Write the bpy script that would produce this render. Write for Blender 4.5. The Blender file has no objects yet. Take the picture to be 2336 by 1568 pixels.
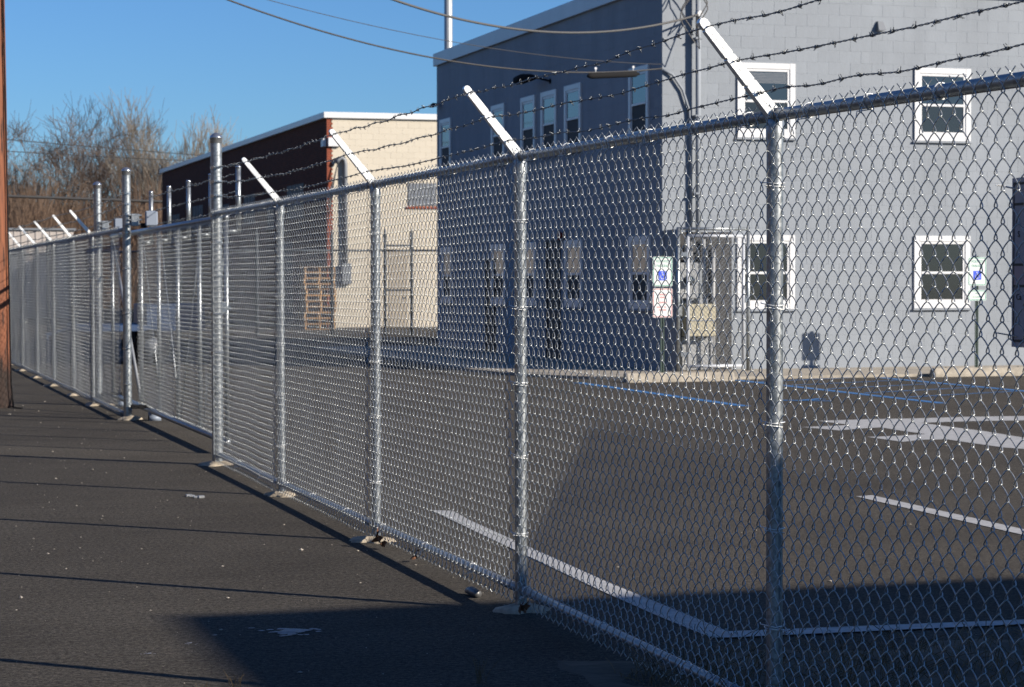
import bpy, math, random
import numpy as np
from mathutils import Vector, Matrix
R = math.radians
C = bpy.context.scene.collection
rnd = random.Random(7)
npr = np.random.RandomState(7)

# ------------------------------------------------------------------ camera
CAMH = 1.55
YAW, PITCH, ROLL = 0.29511, 0.02825, -0.00189
fw = Vector((math.sin(YAW)*math.cos(PITCH), math.cos(YAW)*math.cos(PITCH), -math.sin(PITCH)))
rt = Vector((math.cos(YAW), -math.sin(YAW), 0)); up = rt.cross(fw)
rt2 = rt*math.cos(ROLL)+up*math.sin(ROLL); up2 = -rt*math.sin(ROLL)+up*math.cos(ROLL)
camd = bpy.data.cameras.new('camera'); cam = bpy.data.objects.new('camera', camd); C.objects.link(cam)
M = Matrix((rt2, up2, -fw)).transposed().to_4x4(); M.translation = (0, 0, CAMH); cam.matrix_world = M
camd.sensor_width = 23.6; camd.lens = 5044.9/2336*23.6
camd.clip_start = 0.1; camd.clip_end = 3000
camd.dof.use_dof = True; camd.dof.focus_distance = 8.6; camd.dof.aperture_fstop = 7.0
bpy.context.scene.camera = cam

# ------------------------------------------------------------------ world, sun, exposure
SUN_EL = R(24.0); SUN_AZ = R(133.5)      # azimuth clockwise from +Y
w = bpy.data.worlds.new('World'); bpy.context.scene.world = w; w.use_nodes = True
nt = w.node_tree; nt.nodes.clear()
sky = nt.nodes.new('ShaderNodeTexSky'); sky.sky_type = 'NISHITA'; sky.sun_disc = False
sky.sun_elevation = SUN_EL; sky.sun_rotation = SUN_AZ
sky.air_density = 1.0; sky.dust_density = 0.2; sky.ozone_density = 1.6; sky.altitude = 0
bg = nt.nodes.new('ShaderNodeBackground'); bg.inputs['Strength'].default_value = 0.05
ow = nt.nodes.new('ShaderNodeOutputWorld')
tint = nt.nodes.new('ShaderNodeMix'); tint.data_type = 'RGBA'; tint.blend_type = 'MULTIPLY'; tint.inputs[0].default_value = 1; tint.inputs[7].default_value = (.46, .80, 1.32, 1)
nt.links.new(sky.outputs[0], tint.inputs[6]); nt.links.new(tint.outputs[2], bg.inputs[0]); nt.links.new(bg.outputs[0], ow.inputs[0])
sl = bpy.data.lights.new('sun', 'SUN'); sl.energy = 5.0; sl.angle = R(0.46); sl.color = (1.0, 0.91, 0.79)
so = bpy.data.objects.new('sun', sl); C.objects.link(so)
to_sun = Vector((math.sin(SUN_AZ)*math.cos(SUN_EL), math.cos(SUN_AZ)*math.cos(SUN_EL), math.sin(SUN_EL)))
so.rotation_euler = to_sun.to_track_quat('Z', 'Y').to_euler(); so.location = (20, -20, 30)
vs = bpy.context.scene.view_settings
vs.view_transform = 'Standard'; vs.look = 'None'; vs.gamma = 1; vs.use_curve_mapping = False; vs.exposure = 0.85
bpy.context.scene.cycles.max_bounces = 4
bpy.context.scene.cycles.sample_clamp_indirect = 4

# ------------------------------------------------------------------ materials
MATS = {}
def mat(name, col, rough=0.8, metal=0.0, var=0.0, scale=6.0, bump=0.0, bscale=60.0, spec=0.5, col2=None, objvar=0.0, detail=4, stretch=None):
    m = bpy.data.materials.new(name); m.use_nodes = True; n = m.node_tree.nodes; l = m.node_tree.links
    b = n['Principled BSDF']; b.inputs['Roughness'].default_value = rough; b.inputs['Metallic'].default_value = metal
    b.inputs['Specular IOR Level'].default_value = spec
    b.inputs['Base Color'].default_value = (*col, 1)
    tc = n.new('ShaderNodeTexCoord'); vec = tc.outputs['Object']
    if stretch:
        mp = n.new('ShaderNodeMapping'); mp.inputs['Scale'].default_value = stretch; l.new(vec, mp.inputs[0]); vec = mp.outputs[0]
    last = None
    if var or col2:
        ns = n.new('ShaderNodeTexNoise'); ns.inputs['Scale'].default_value = scale; ns.inputs['Detail'].default_value = detail
        ns.inputs['Roughness'].default_value = 0.65; l.new(vec, ns.inputs['Vector'])
        cr = n.new('ShaderNodeValToRGB'); l.new(ns.outputs['Fac'], cr.inputs[0])
        c2 = col2 or tuple(max(0, c*(1-var)) for c in col); c1 = col if col2 else tuple(min(1, c*(1+var)) for c in col)
        cr.color_ramp.elements[0].position = 0.34; cr.color_ramp.elements[0].color = (*c2, 1)
        cr.color_ramp.elements[1].position = 0.66; cr.color_ramp.elements[1].color = (*c1, 1)
        l.new(cr.outputs[0], b.inputs['Base Color']); last = cr.outputs[0]
    if objvar:
        oi = n.new('ShaderNodeObjectInfo'); mr = n.new('ShaderNodeMapRange'); l.new(oi.outputs['Random'], mr.inputs[0])
        mr.inputs['To Min'].default_value = 1-objvar; mr.inputs['To Max'].default_value = 1+objvar*0.6
        mx = n.new('ShaderNodeVectorMath'); mx.operation = 'SCALE'; l.new(mr.outputs[0], mx.inputs['Scale'])
        if last: l.new(last, mx.inputs[0])
        else: mx.inputs[0].default_value = col
        l.new(mx.outputs[0], b.inputs['Base Color'])
    if bump:
        nb = n.new('ShaderNodeTexNoise'); nb.inputs['Scale'].default_value = bscale; nb.inputs['Detail'].default_value = 3; l.new(vec, nb.inputs['Vector'])
        bp = n.new('ShaderNodeBump'); bp.inputs['Strength'].default_value = bump; bp.inputs['Distance'].default_value = 0.01
        l.new(nb.outputs['Fac'], bp.inputs['Height']); l.new(bp.outputs[0], b.inputs['Normal'])
    MATS[name] = m; return m

def asphalt_mat():
    m = bpy.data.materials.new('asphalt'); m.use_nodes = True; n = m.node_tree.nodes; l = m.node_tree.links
    b = n['Principled BSDF']; b.inputs['Roughness'].default_value = 0.95; b.inputs['Specular IOR Level'].default_value = 0.06
    tc = n.new('ShaderNodeTexCoord')
    def noise(sc, det=4, rough=.6, vec=None):
        x = n.new('ShaderNodeTexNoise'); x.inputs['Scale'].default_value = sc; x.inputs['Detail'].default_value = det; x.inputs['Roughness'].default_value = rough
        l.new(vec or tc.outputs['Object'], x.inputs['Vector']); return x.outputs['Fac']
    def ramp(f, p0, c0, p1, c1):
        r = n.new('ShaderNodeValToRGB'); l.new(f, r.inputs[0]); e = r.color_ramp.elements
        e[0].position = p0; e[0].color = (*c0, 1); e[1].position = p1; e[1].color = (*c1, 1); return r.outputs[0]
    base = ramp(noise(.55, 6, .6), .3, (.047, .0435, .039), .72, (.069, .064, .0565))
    fine = ramp(noise(130, 5, .8), .33, (.22, .22, .22), .66, (2.0, 1.96, 1.9))
    # stripes across the street, painted for the blurred shadow of the fence mesh
    mp = n.new('ShaderNodeMapping'); mp.inputs['Scale'].default_value = (1.2, 26, 1); l.new(tc.outputs['Object'], mp.inputs[0])
    mesh_shade = ramp(noise(1.6, 3, .6, mp.outputs[0]), .3, (.80, .80, .80), .7, (1.18, 1.18, 1.18))
    def mul(a, c):
        x = n.new('ShaderNodeMix'); x.data_type = 'RGBA'; x.blend_type = 'MULTIPLY'; x.inputs[0].default_value = 1
        l.new(a, x.inputs[6]); l.new(c, x.inputs[7]); return x.outputs[2]
    grit = ramp(noise(42, 4, .75), .38, (.50, .50, .50), .62, (1.50, 1.48, 1.44))
    c = mul(mul(mul(base, fine), grit), mesh_shade)
    vo = n.new('ShaderNodeTexVoronoi'); vo.inputs['Scale'].default_value = 17; l.new(tc.outputs['Object'], vo.inputs['Vector'])
    th = n.new('ShaderNodeMath'); th.operation = 'LESS_THAN'; th.inputs[1].default_value = .075; l.new(vo.outputs['Distance'], th.inputs[0])
    sel = n.new('ShaderNodeSeparateColor'); l.new(vo.outputs['Color'], sel.inputs[0])
    gt = n.new('ShaderNodeMath'); gt.operation = 'GREATER_THAN'; gt.inputs[1].default_value = .78; l.new(sel.outputs[0], gt.inputs[0])
    mm = n.new('ShaderNodeMath'); mm.operation = 'MULTIPLY'; l.new(th.outputs[0], mm.inputs[0]); l.new(gt.outputs[0], mm.inputs[1])
    mx = n.new('ShaderNodeMix'); mx.data_type = 'RGBA'; l.new(mm.outputs[0], mx.inputs[0]); l.new(c, mx.inputs[6]); mx.inputs[7].default_value = (.19, .17, .14, 1)
    l.new(mx.outputs[2], b.inputs['Base Color'])
    bp = n.new('ShaderNodeBump'); bp.inputs['Strength'].default_value = .55; bp.inputs['Distance'].default_value = .006
    l.new(noise(180, 4, .7), bp.inputs['Height'])
    bp2 = n.new('ShaderNodeBump'); bp2.inputs['Strength'].default_value = .35; bp2.inputs['Distance'].default_value = .006
    l.new(noise(1.6, 3, .6, mp.outputs[0]), bp2.inputs['Height']); l.new(bp.outputs[0], bp2.inputs['Normal']); l.new(bp2.outputs[0], b.inputs['Normal'])
    return m

def galv_mat(name, c0, c1, metal, r0, r1, vs_=70):
    m = bpy.data.materials.new(name); m.use_nodes = True; n = m.node_tree.nodes; l = m.node_tree.links
    b = n['Principled BSDF']; b.inputs['Metallic'].default_value = metal
    tc = n.new('ShaderNodeTexCoord')
    vo = n.new('ShaderNodeTexVoronoi'); vo.inputs['Scale'].default_value = vs_; l.new(tc.outputs['Object'], vo.inputs['Vector'])
    sp = n.new('ShaderNodeSeparateColor'); l.new(vo.outputs['Color'], sp.inputs[0])
    ns = n.new('ShaderNodeTexNoise'); ns.inputs['Scale'].default_value = 9; ns.inputs['Detail'].default_value = 5; l.new(tc.outputs['Object'], ns.inputs['Vector'])
    ad = n.new('ShaderNodeMath'); ad.operation = 'MULTIPLY_ADD'; ad.inputs[1].default_value = .5; l.new(sp.outputs[0], ad.inputs[0])
    hf = n.new('ShaderNodeMath'); hf.operation = 'MULTIPLY'; hf.inputs[1].default_value = .5; l.new(ns.outputs['Fac'], hf.inputs[0]); l.new(hf.outputs[0], ad.inputs[2])
    r = n.new('ShaderNodeValToRGB'); l.new(ad.outputs[0], r.inputs[0]); e = r.color_ramp.elements
    e[0].position = .2; e[0].color = (*c0, 1); e[1].position = .8; e[1].color = (*c1, 1); l.new(r.outputs[0], b.inputs['Base Color'])
    mr = n.new('ShaderNodeMapRange'); l.new(ad.outputs[0], mr.inputs[0]); mr.inputs['To Min'].default_value = r0; mr.inputs['To Max'].default_value = r1
    l.new(mr.outputs[0], b.inputs['Roughness'])
    return m

ASPH = asphalt_mat()
GALV = galv_mat('galvanised_pipe', (.20, .215, .225), (.36, .385, .40), .8, .30, .50)
WIRE = galv_mat('galvanised_wire', (.33, .35, .35), (.50, .52, .52), .72, .27, .40, 90)
ALU = mat('bright_aluminium', (.74, .75, .74), .36, .4, var=.14, scale=28, bump=.15, bscale=90)
CAPM = mat('cap_metal', (.4, .42, .44), .25, .85)
BLUEGRAY = mat('painted_block', (.228, .250, .277), .75, var=.10, scale=1.1, bump=.35, bscale=55, objvar=.035, stretch=(1, 1, .3), spec=.2)
JOINT = mat('painted_joint', (.222, .243, .27), .85, var=.05, scale=3, bump=.3, bscale=60)
WHITE = mat('white_vinyl', (.56, .565, .57), .35, var=.02, scale=4)
FASCIA = mat('fascia_metal', (0.4074, 0.4259, 0.4568), .42, .15, var=.06, scale=1.2)
GLASS = mat('window_glass', (.02, .025, .03), .04, spec=1.0)
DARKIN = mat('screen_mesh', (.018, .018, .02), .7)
CREAMBLIND = mat('blind_slats', (0.2593, 0.2346, 0.179), .8)
CREAM = mat('cream_block', (.47, .425, .345), .85, var=.04, scale=1.6, bump=.3, bscale=50, objvar=.03)
CREAMJ = mat('cream_joint', (.44, .395, .32), .9)
CONC = mat('concrete', (0.2901, 0.2593, 0.2099), .9, var=.22, scale=7, bump=.5, bscale=70)
FOOT = mat('footing_concrete', (0.321, 0.2716, 0.2037), .9, var=.3, scale=14, bump=.6, bscale=60)
LINEW = mat('white_paint', (.40, .40, .395), .75, col2=(.27, .27, .265), scale=14, detail=9)
LINEB = mat('blue_paint', (0.01852, 0.1235, 0.321), .7, var=.2, scale=20, detail=6)
DOORD = mat('dark_door', (.012, .012, .014), .6)
CABLE = mat('cable_sheath', (.035, .033, .032), .6)
CABLEL = mat('service_cable', (.062, .061, .06), .6)
BLACKP = mat('black_plastic', (.012, .012, .013), .9, spec=.1)
REDP = mat('red_paint', (0.216, 0.01235, 0.01235), .5)
GREENS = mat('sign_green', (0.01235, 0.2593, 0.1667), .5)
SIGNW = mat('sign_white', (0.574, 0.588, 0.574), .5)
SIGNB = mat('sign_blue', (0.009, 0.054, 0.558), .5)
SIGNR = mat('sign_red', (0.463, 0.1358, 0.1358), .5)
SIGNG = mat('sign_grey', (0.284, 0.2716, 0.3086), .55, var=.04)
SIGNPK = mat('sign_pink', (0.321, 0.2346, 0.2593), .55)
INK = mat('sign_ink', (.02, .02, .02), .6)
POSTG = mat('dark_green_post', (.025, .05, .04), .6)
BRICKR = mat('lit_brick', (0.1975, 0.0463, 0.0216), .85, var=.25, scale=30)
EQG = mat('grey_equipment', (0.2593, 0.2654, 0.2716), .5, var=.08, scale=12)
EQC = mat('cream_equipment', (0.3704, 0.3333, 0.2346), .5)
GREYBOX = mat('grey_blue_plastic', (.17, .20, .25), .5)
PALLETM = mat('pallet_wood', (.30, .15, .06), .85, col2=(.40, .25, .11), scale=8, objvar=.25)
PALEB = mat('pale_metal_siding', (0.3395, 0.3086, 0.2901), .6, var=.05, scale=2)
TRAILB = mat('navy_painted_steel', (.025, .05, .11), .5)
BARK = mat('bare_bark', (0.12, 0.088, 0.068), .9, var=.3, scale=.6)
BARBM = mat('weathered_barbed_wire', (.13, .14, .15), .38, .7)
BARK2 = mat('pale_bark', (0.189, 0.1645, 0.133), .9, var=.25, scale=.6)
BARK3 = mat('brown_scrub', (0.2125, 0.1403, 0.08925), .9, var=.45, scale=.25, detail=5)
GRASS = mat('dry_grass', (0.1235, 0.08951, 0.04938), .9, var=.35, scale=4)
DIRT = mat('dirt_ground', (0.06173, 0.04938, 0.03395), .95, var=.35, scale=3, bump=.6, bscale=20)
LEAF = mat('dead_leaf', (0.1049, 0.04321, 0.01852), .8, var=.4, scale=30)
STONE = mat('loose_stone', (0.2593, 0.2346, 0.1975), .9, var=.4, scale=9)
FROST = mat('pale_residue', (0.2099, 0.216, 0.2222), .5, var=.3, scale=60)
LOUVER = mat('louver_grey', (0.1358, 0.1481, 0.1667), .5)

def pole_mat():
    m = mat('creosoted_pole_wood', (.20, .066, .026), .8, col2=(.115, .038, .017), scale=5, bump=.8, bscale=14, stretch=(6, 6, .35), detail=7)
    n = m.node_tree.nodes; l = m.node_tree.links; b = n['Principled BSDF']
    tc = n.new('ShaderNodeTexCoord')
    mp = n.new('ShaderNodeMapping'); mp.inputs['Scale'].default_value = (9, 9, .8); l.new(tc.outputs['Object'], mp.inputs[0])
    ns = n.new('ShaderNodeTexNoise'); ns.inputs['Scale'].default_value = 3; ns.inputs['Detail'].default_value = 5; l.new(mp.outputs[0], ns.inputs['Vector'])
    r = n.new('ShaderNodeValToRGB'); e = r.color_ramp.elements; e[0].position = .36; e[0].color = (.12, .1, .1, 1); e[1].position = .46; e[1].color = (1, 1, 1, 1); l.new(ns.outputs['Fac'], r.inputs[0])
    sx = n.new('ShaderNodeSeparateXYZ'); l.new(tc.outputs['Object'], sx.inputs[0])
    add = n.new('ShaderNodeMath'); add.operation = 'MULTIPLY_ADD'; add.inputs[1].default_value = .5; l.new(ns.outputs['Fac'], add.inputs[0]); l.new(sx.outputs['Z'], add.inputs[2])
    r2 = n.new('ShaderNodeValToRGB'); e = r2.color_ramp.elements; e[0].position = .66; e[0].color = (.12, .14, .15, 1); e[1].position = 1.0; e[1].color = (1, 1, 1, 1); l.new(add.outputs[0], r2.inputs[0])
    src = b.inputs['Base Color'].links[0].from_socket
    for rr in (r, r2):
        x = n.new('ShaderNodeMix'); x.data_type = 'RGBA'; x.blend_type = 'MULTIPLY'; x.inputs[0].default_value = 1
        l.new(src, x.inputs[6]); l.new(rr.outputs[0], x.inputs[7]); src = x.outputs[2]
    l.new(src, b.inputs['Base Color']); return m
POLE = pole_mat()

def brick_mat():
    m = bpy.data.materials.new('dark_red_brick'); m.use_nodes = True; n = m.node_tree.nodes; l = m.node_tree.links
    b = n['Principled BSDF']; b.inputs['Roughness'].default_value = .95; b.inputs['Specular IOR Level'].default_value = .08
    tc = n.new('ShaderNodeTexCoord'); mp = n.new('ShaderNodeMapping'); mp.inputs['Rotation'].default_value = (R(90), 0, R(90)); l.new(tc.outputs['Object'], mp.inputs[0])
    sx = n.new('ShaderNodeSeparateXYZ'); l.new(tc.outputs['Object'], sx.inputs[0]); cx = n.new('ShaderNodeCombineXYZ'); l.new(sx.outputs['Y'], cx.inputs['X']); l.new(sx.outputs['Z'], cx.inputs['Y'])
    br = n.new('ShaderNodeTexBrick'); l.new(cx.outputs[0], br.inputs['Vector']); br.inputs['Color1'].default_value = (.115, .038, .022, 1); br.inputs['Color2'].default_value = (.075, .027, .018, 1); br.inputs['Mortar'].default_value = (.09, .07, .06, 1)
    br.inputs['Scale'].default_value = 1; br.inputs['Mortar Size'].default_value = .008; br.inputs['Brick Width'].default_value = .21; br.inputs['Row Height'].default_value = .075
    l.new(br.outputs[0], b.inputs['Base Color']); return m
BRICK = brick_mat()

# ------------------------------------------------------------------ mesh helpers
class MB:
    def __init__(s): s.v = []; s.f = []
    def add(s, vs_, fs):
        o = len(s.v); s.v += [tuple(p) for p in vs_]; s.f += [tuple(i+o for i in f) for f in fs]; return s
    def box(s, x0, x1, y0, y1, z0, z1, ch=0.0):
        if ch <= 0:
            return s.add([(x0,y0,z0),(x1,y0,z0),(x1,y1,z0),(x0,y1,z0),(x0,y0,z1),(x1,y0,z1),(x1,y1,z1),(x0,y1,z1)],
                  [(0,3,2,1),(4,5,6,7),(0,1,5,4),(1,2,6,5),(2,3,7,6),(3,0,4,7)])
        c = ch; vs_ = []
        for (x, sx) in ((x0,1),(x1,-1)):
            for (y, sy) in ((y0,1),(y1,-1)):
                for (z, sz) in ((z0,1),(z1,-1)):
                    vs_ += [(x, y+sy*c, z+sz*c), (x+sx*c, y, z+sz*c), (x+sx*c, y+sy*c, z)]
        import itertools
        P = lambda a,b,c_,k: ((a*2+b)*2+c_)*3+k
        f = [(P(0,0,0,0),P(0,0,1,0),P(0,1,1,0),P(0,1,0,0)),(P(1,0,0,0),P(1,1,0,0),P(1,1,1,0),P(1,0,1,0)),
             (P(0,0,0,1),P(1,0,0,1),P(1,0,1,1),P(0,0,1,1)),(P(0,1,0,1),P(0,1,1,1),P(1,1,1,1),P(1,1,0,1)),
             (P(0,0,0,2),P(0,1,0,2),P(1,1,0,2),P(1,0,0,2)),(P(0,0,1,2),P(1,0,1,2),P(1,1,1,2),P(0,1,1,2))]
        for a in (0,1):
            for b in (0,1):
                f.append((P(a,b,0,0),P(a,b,0,1),P(a,b,1,1),P(a,b,1,0)))
                f.append((P(a,0,b,0),P(a,1,b,0),P(a,1,b,2),P(a,0,b,2)))
                f.append((P(0,a,b,1),P(1,a,b,1),P(1,a,b,2),P(0,a,b,2)))
                for c2 in (0,1): f.append((P(a,b,c2,0),P(a,b,c2,1),P(a,b,c2,2)))
        return s.add(vs_, f)
    def tube(s, pts, r, n=8, cap=True, rs=None):
        pts = [Vector(p) for p in pts]; N = None; rings = []
        for i, p in enumerate(pts):
            a = pts[max(0, i-1)]; b = pts[min(len(pts)-1, i+1)]; t = (b-a)
            t = t.normalized() if t.length > 1e-9 else Vector((0,0,1))
            if N is None: N = t.orthogonal().normalized()
            else:
                N = N - t*N.dot(t); N = N.normalized() if N.length > 1e-6 else t.orthogonal().normalized()
            B = t.cross(N); rr = rs[i] if rs else r
            rings.append([p+N*(rr*math.cos(2*math.pi*k/n))+B*(rr*math.sin(2*math.pi*k/n)) for k in range(n)])
        vs_ = [q for rg in rings for q in rg]; f = []
        for i in range(len(pts)-1):
            for k in range(n):
                f.append((i*n+k, i*n+(k+1)%n, (i+1)*n+(k+1)%n, (i+1)*n+k))
        if cap: f.append(tuple(range(n-1, -1, -1))); f.append(tuple((len(pts)-1)*n+k for k in range(n)))
        return s.add(vs_, f)
    def lathe(s, prof, cx, cy, n=20):
        vs_ = []; f = []
        for (r, z) in prof:
            for k in range(n): vs_.append((cx+r*math.cos(2*math.pi*k/n), cy+r*math.sin(2*math.pi*k/n), z))
        for i in range(len(prof)-1):
            for k in range(n): f.append((i*n+k, i*n+(k+1)%n, (i+1)*n+(k+1)%n, (i+1)*n+k))
        if prof[-1][0] > 1e-4: f.append(tuple((len(prof)-1)*n+k for k in range(n)))
        return s.add(vs_, f)
    def poly(s, pts, z0, z1=None):
        n = len(pts)
        if z1 is None: return s.add([(x, y, z0) for x, y in pts], [tuple(range(n))])
        return s.add([(x, y, z0) for x, y in pts]+[(x, y, z1) for x, y in pts], [tuple(range(n-1, -1, -1)), tuple(range(n, 2*n))]+[(i, (i+1) % n, n+(i+1) % n, n+i) for i in range(n)])

def mesh_from(name, v, f, m, smooth=False):
    me = bpy.data.meshes.new(name); me.from_pydata(v, [], f); me.update()
    if smooth: me.polygons.foreach_set('use_smooth', [True]*len(me.polygons))
    me.materials.append(m); return me
OFF = {}
def obj(name, mb, m, parent=None, smooth=False, **kw):
    off = OFF.get(parent.name, (0,0,0)) if parent else (0,0,0)
    v = mb.v if off == (0,0,0) else [(a-off[0], b-off[1], c-off[2]) for a,b,c in mb.v]
    o = bpy.data.objects.new(name, mesh_from(name, v, mb.f, m, smooth)); C.objects.link(o)
    if parent: o.parent = parent
    OFF[o.name] = off
    for k, x in kw.items(): o[k] = x
    return o
def place(name, me, parent, loc, rot=(0,0,0), scl=(1,1,1)):
    o = bpy.data.objects.new(name, me); C.objects.link(o); o.parent = parent
    off = OFF.get(parent.name, (0,0,0)) if parent else (0,0,0)
    o.location = (loc[0]-off[0], loc[1]-off[1], loc[2]-off[2]); o.rotation_euler = rot; o.scale = scl
    OFF[o.name] = off
    return o
def thing(name, label, cat, loc=(0,0,0), group=None):
    o = bpy.data.objects.new(name, None); C.objects.link(o); o.location = loc; o.empty_display_size = .2
    OFF[o.name] = tuple(loc); o['label'] = label; o['category'] = cat
    if group: o['group'] = group
    return o
def tag(o, label, cat, group=None):
    o['label'] = label; o['category'] = cat
    if group: o['group'] = group
    return o
def struct(name, mb, m): return obj(name, mb, m, kind='structure')

# ------------------------------------------------------------------ ground
struct('ground', MB().add([(-900,-300,-.03),(900,-300,-.03),(900,1600,-.03),(-900,1600,-.03)], [(0,1,2,3)]), DIRT)
struct('asphalt', MB().poly([(-60,-60),(2.96,-60),(2.98,6.4),(3.03,7.1),(3.0,7.7),(3.12,8.15),(3.3,8.3),(3.6,8.55),(4.6,8.25),(7,8.2),(60,8.2),(60,130),(-60,130)], 0), ASPH)
# verge kept just below the asphalt, rising slightly
def verge():
    mb = MB(); nx, ny = 60, 80; x0, x1, y0, y1 = 2.6, 14, -6, 8.75
    for j in range(ny+1):
        for i in range(nx+1):
            x = x0+(x1-x0)*i/nx; y = y0+(y1-y0)*j/ny
            e = min((x-x0)/.25, (8.7-y)/.45, 1); z = -.012+.035*max(-1, e)*(.6+.5*math.sin(x*7.1+y*3)*math.sin(y*5.3)) if e > 0 else -.02
            mb.v.append((x, y, z))
    for j in range(ny):
        for i in range(nx):
            a = j*(nx+1)+i; mb.f.append((a, a+1, a+nx+2, a+nx+1))
    struct('verge', mb, DIRT)
verge()
# painted markings
struct('parking_line', MB().poly([(3.755,13.3),(3.81,14.42),(3.94,14.34),(3.885,13.7),(3.76,10.7),(3.735,9.0),(3.60,8.90),(3.60,9.6),(3.62,10.3)], .004), LINEW)
struct('parking_line', MB().poly([(3.60,8.86),(3.70,9.0),(5.2,8.90),(12,8.86),(12,8.74),(5.2,8.78),(3.66,8.84)], .008), LINEW)
struct('parking_line', MB().poly([(7.10,14.45),(6.95,14.40),(6.85,11.6),(6.80,8.97),(6.95,8.97),(7.0,11.6)], .004), LINEW)
struct('parking_line', MB().poly([(9.9,14.4),(10.05,14.4),(10.05,8.97),(9.9,8.97)], .004), LINEW)
struct('pavement_marking', MB().poly([(10.30,22.30),(10.886,22.383),(11.535,22.346),(12.182,22.428),(12.95,22.35),(13.6,22.5),(13.5,21.9),(12.476,21.646),(11.869,21.718),(11.212,21.635),
    (11.199,21.011),(11.209,20.257),(11.113,19.28),(11.05,18.4),(10.75,17.9),(10.376,17.95),(10.28,18.2),(10.273,18.795),(10.285,19.295),(10.049,19.339),(9.728,19.141),
    (9.70,19.85),(10.071,19.894),(10.441,20.044),(10.435,20.612),(10.469,21.094),(10.222,21.017),(9.848,20.809),(9.70,21.40),(10.339,21.548)], .004), LINEW)
for x, y0, y1 in ((10.75, 25.2, 31.9), (13.35, 25.0, 31.9), (15.85, 25.0, 31.95), (18.6, 25, 31.9)):
    struct('blue_line', MB().poly([(x-.16,y0),(x,y0),(x+.07,y1),(x-.09,y1)], .004), LINEB)
for k in range(5):
    y = 26.4+k*1.2
    struct('blue_line', MB().poly([(13.47,y),(15.72,y+1.0),(15.74,y+1.09),(13.47,y+.09)], .004), LINEB)
struct('blue_line', MB().poly([(11.55,26.3),(12.15,25.9),(12.2,26.0),(11.6,26.45)], .004), LINEB)
struct('blue_line', MB().poly([(11.75,26.0),(12.3,26.35),(12.25,26.5),(11.7,26.12)], .008), LINEB)
# sidewalk wrapping the corner of the grey building
sw = MB().poly([(10.35,50),(10.35,36.2),(10.65,34.3),(11.3,33.0),(12.2,32.25),(13.2,32.1),(32,32.1),(32,34.88),(13.25,34.88),(13.25,50)], -.02, .045)
struct('sidewalk', sw, CONC)

# ------------------------------------------------------------------ chain link fabric
A_W = .0794; HP = .08837; ZB, ZT = .055, 2.131
def ribbon_tubes(P, r, n):
    """P: (S, K, 3) array of S paths with K points -> verts, faces of n sided tubes"""
    S, K, _ = P.shape
    T = np.empty_like(P); T[:, 1:-1] = P[:, 2:]-P[:, :-2]; T[:, 0] = P[:, 1]-P[:, 0]; T[:, -1] = P[:, -1]-P[:, -2]
    T /= np.linalg.norm(T, axis=2, keepdims=True)+1e-12
    X = np.array([1., 0, 0]); N = X-T*(T@X)[..., None]; N /= np.linalg.norm(N, axis=2, keepdims=True)+1e-12
    B = np.cross(T, N); a = 2*np.pi*(np.arange(n)+.5)/n
    V = P[:, :, None]+r*(np.cos(a)[:, None]*N[:, :, None]+np.sin(a)[:, None]*B[:, :, None])
    base = (np.arange(S)[:, None]*K+np.arange(K-1)[None])*n
    k = np.arange(n); k2 = (k+1) % n
    F = np.stack([base[..., None]+k, base[..., None]+k2, base[..., None]+n+k2, base[..., None]+n+k], -1).reshape(-1, 4)
    return V.reshape(-1, 3), F
def np_mesh(name, V, F, m, smooth=True):
    me = bpy.data.meshes.new(name); me.vertices.add(len(V)); me.vertices.foreach_set('co', V.astype(np.float32).ravel())
    me.loops.add(F.size); me.loops.foreach_set('vertex_index', F.astype(np.int32).ravel())
    me.polygons.add(len(F)); me.polygons.foreach_set('loop_start', np.arange(0, F.size, F.shape[1], dtype=np.int32))
    me.polygons.foreach_set('loop_total', np.full(len(F), F.shape[1], dtype=np.int32))
    me.polygons.foreach_set('use_smooth', np.full(len(F), smooth)); me.update(calc_edges=True); me.materials.append(m); return me
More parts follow.
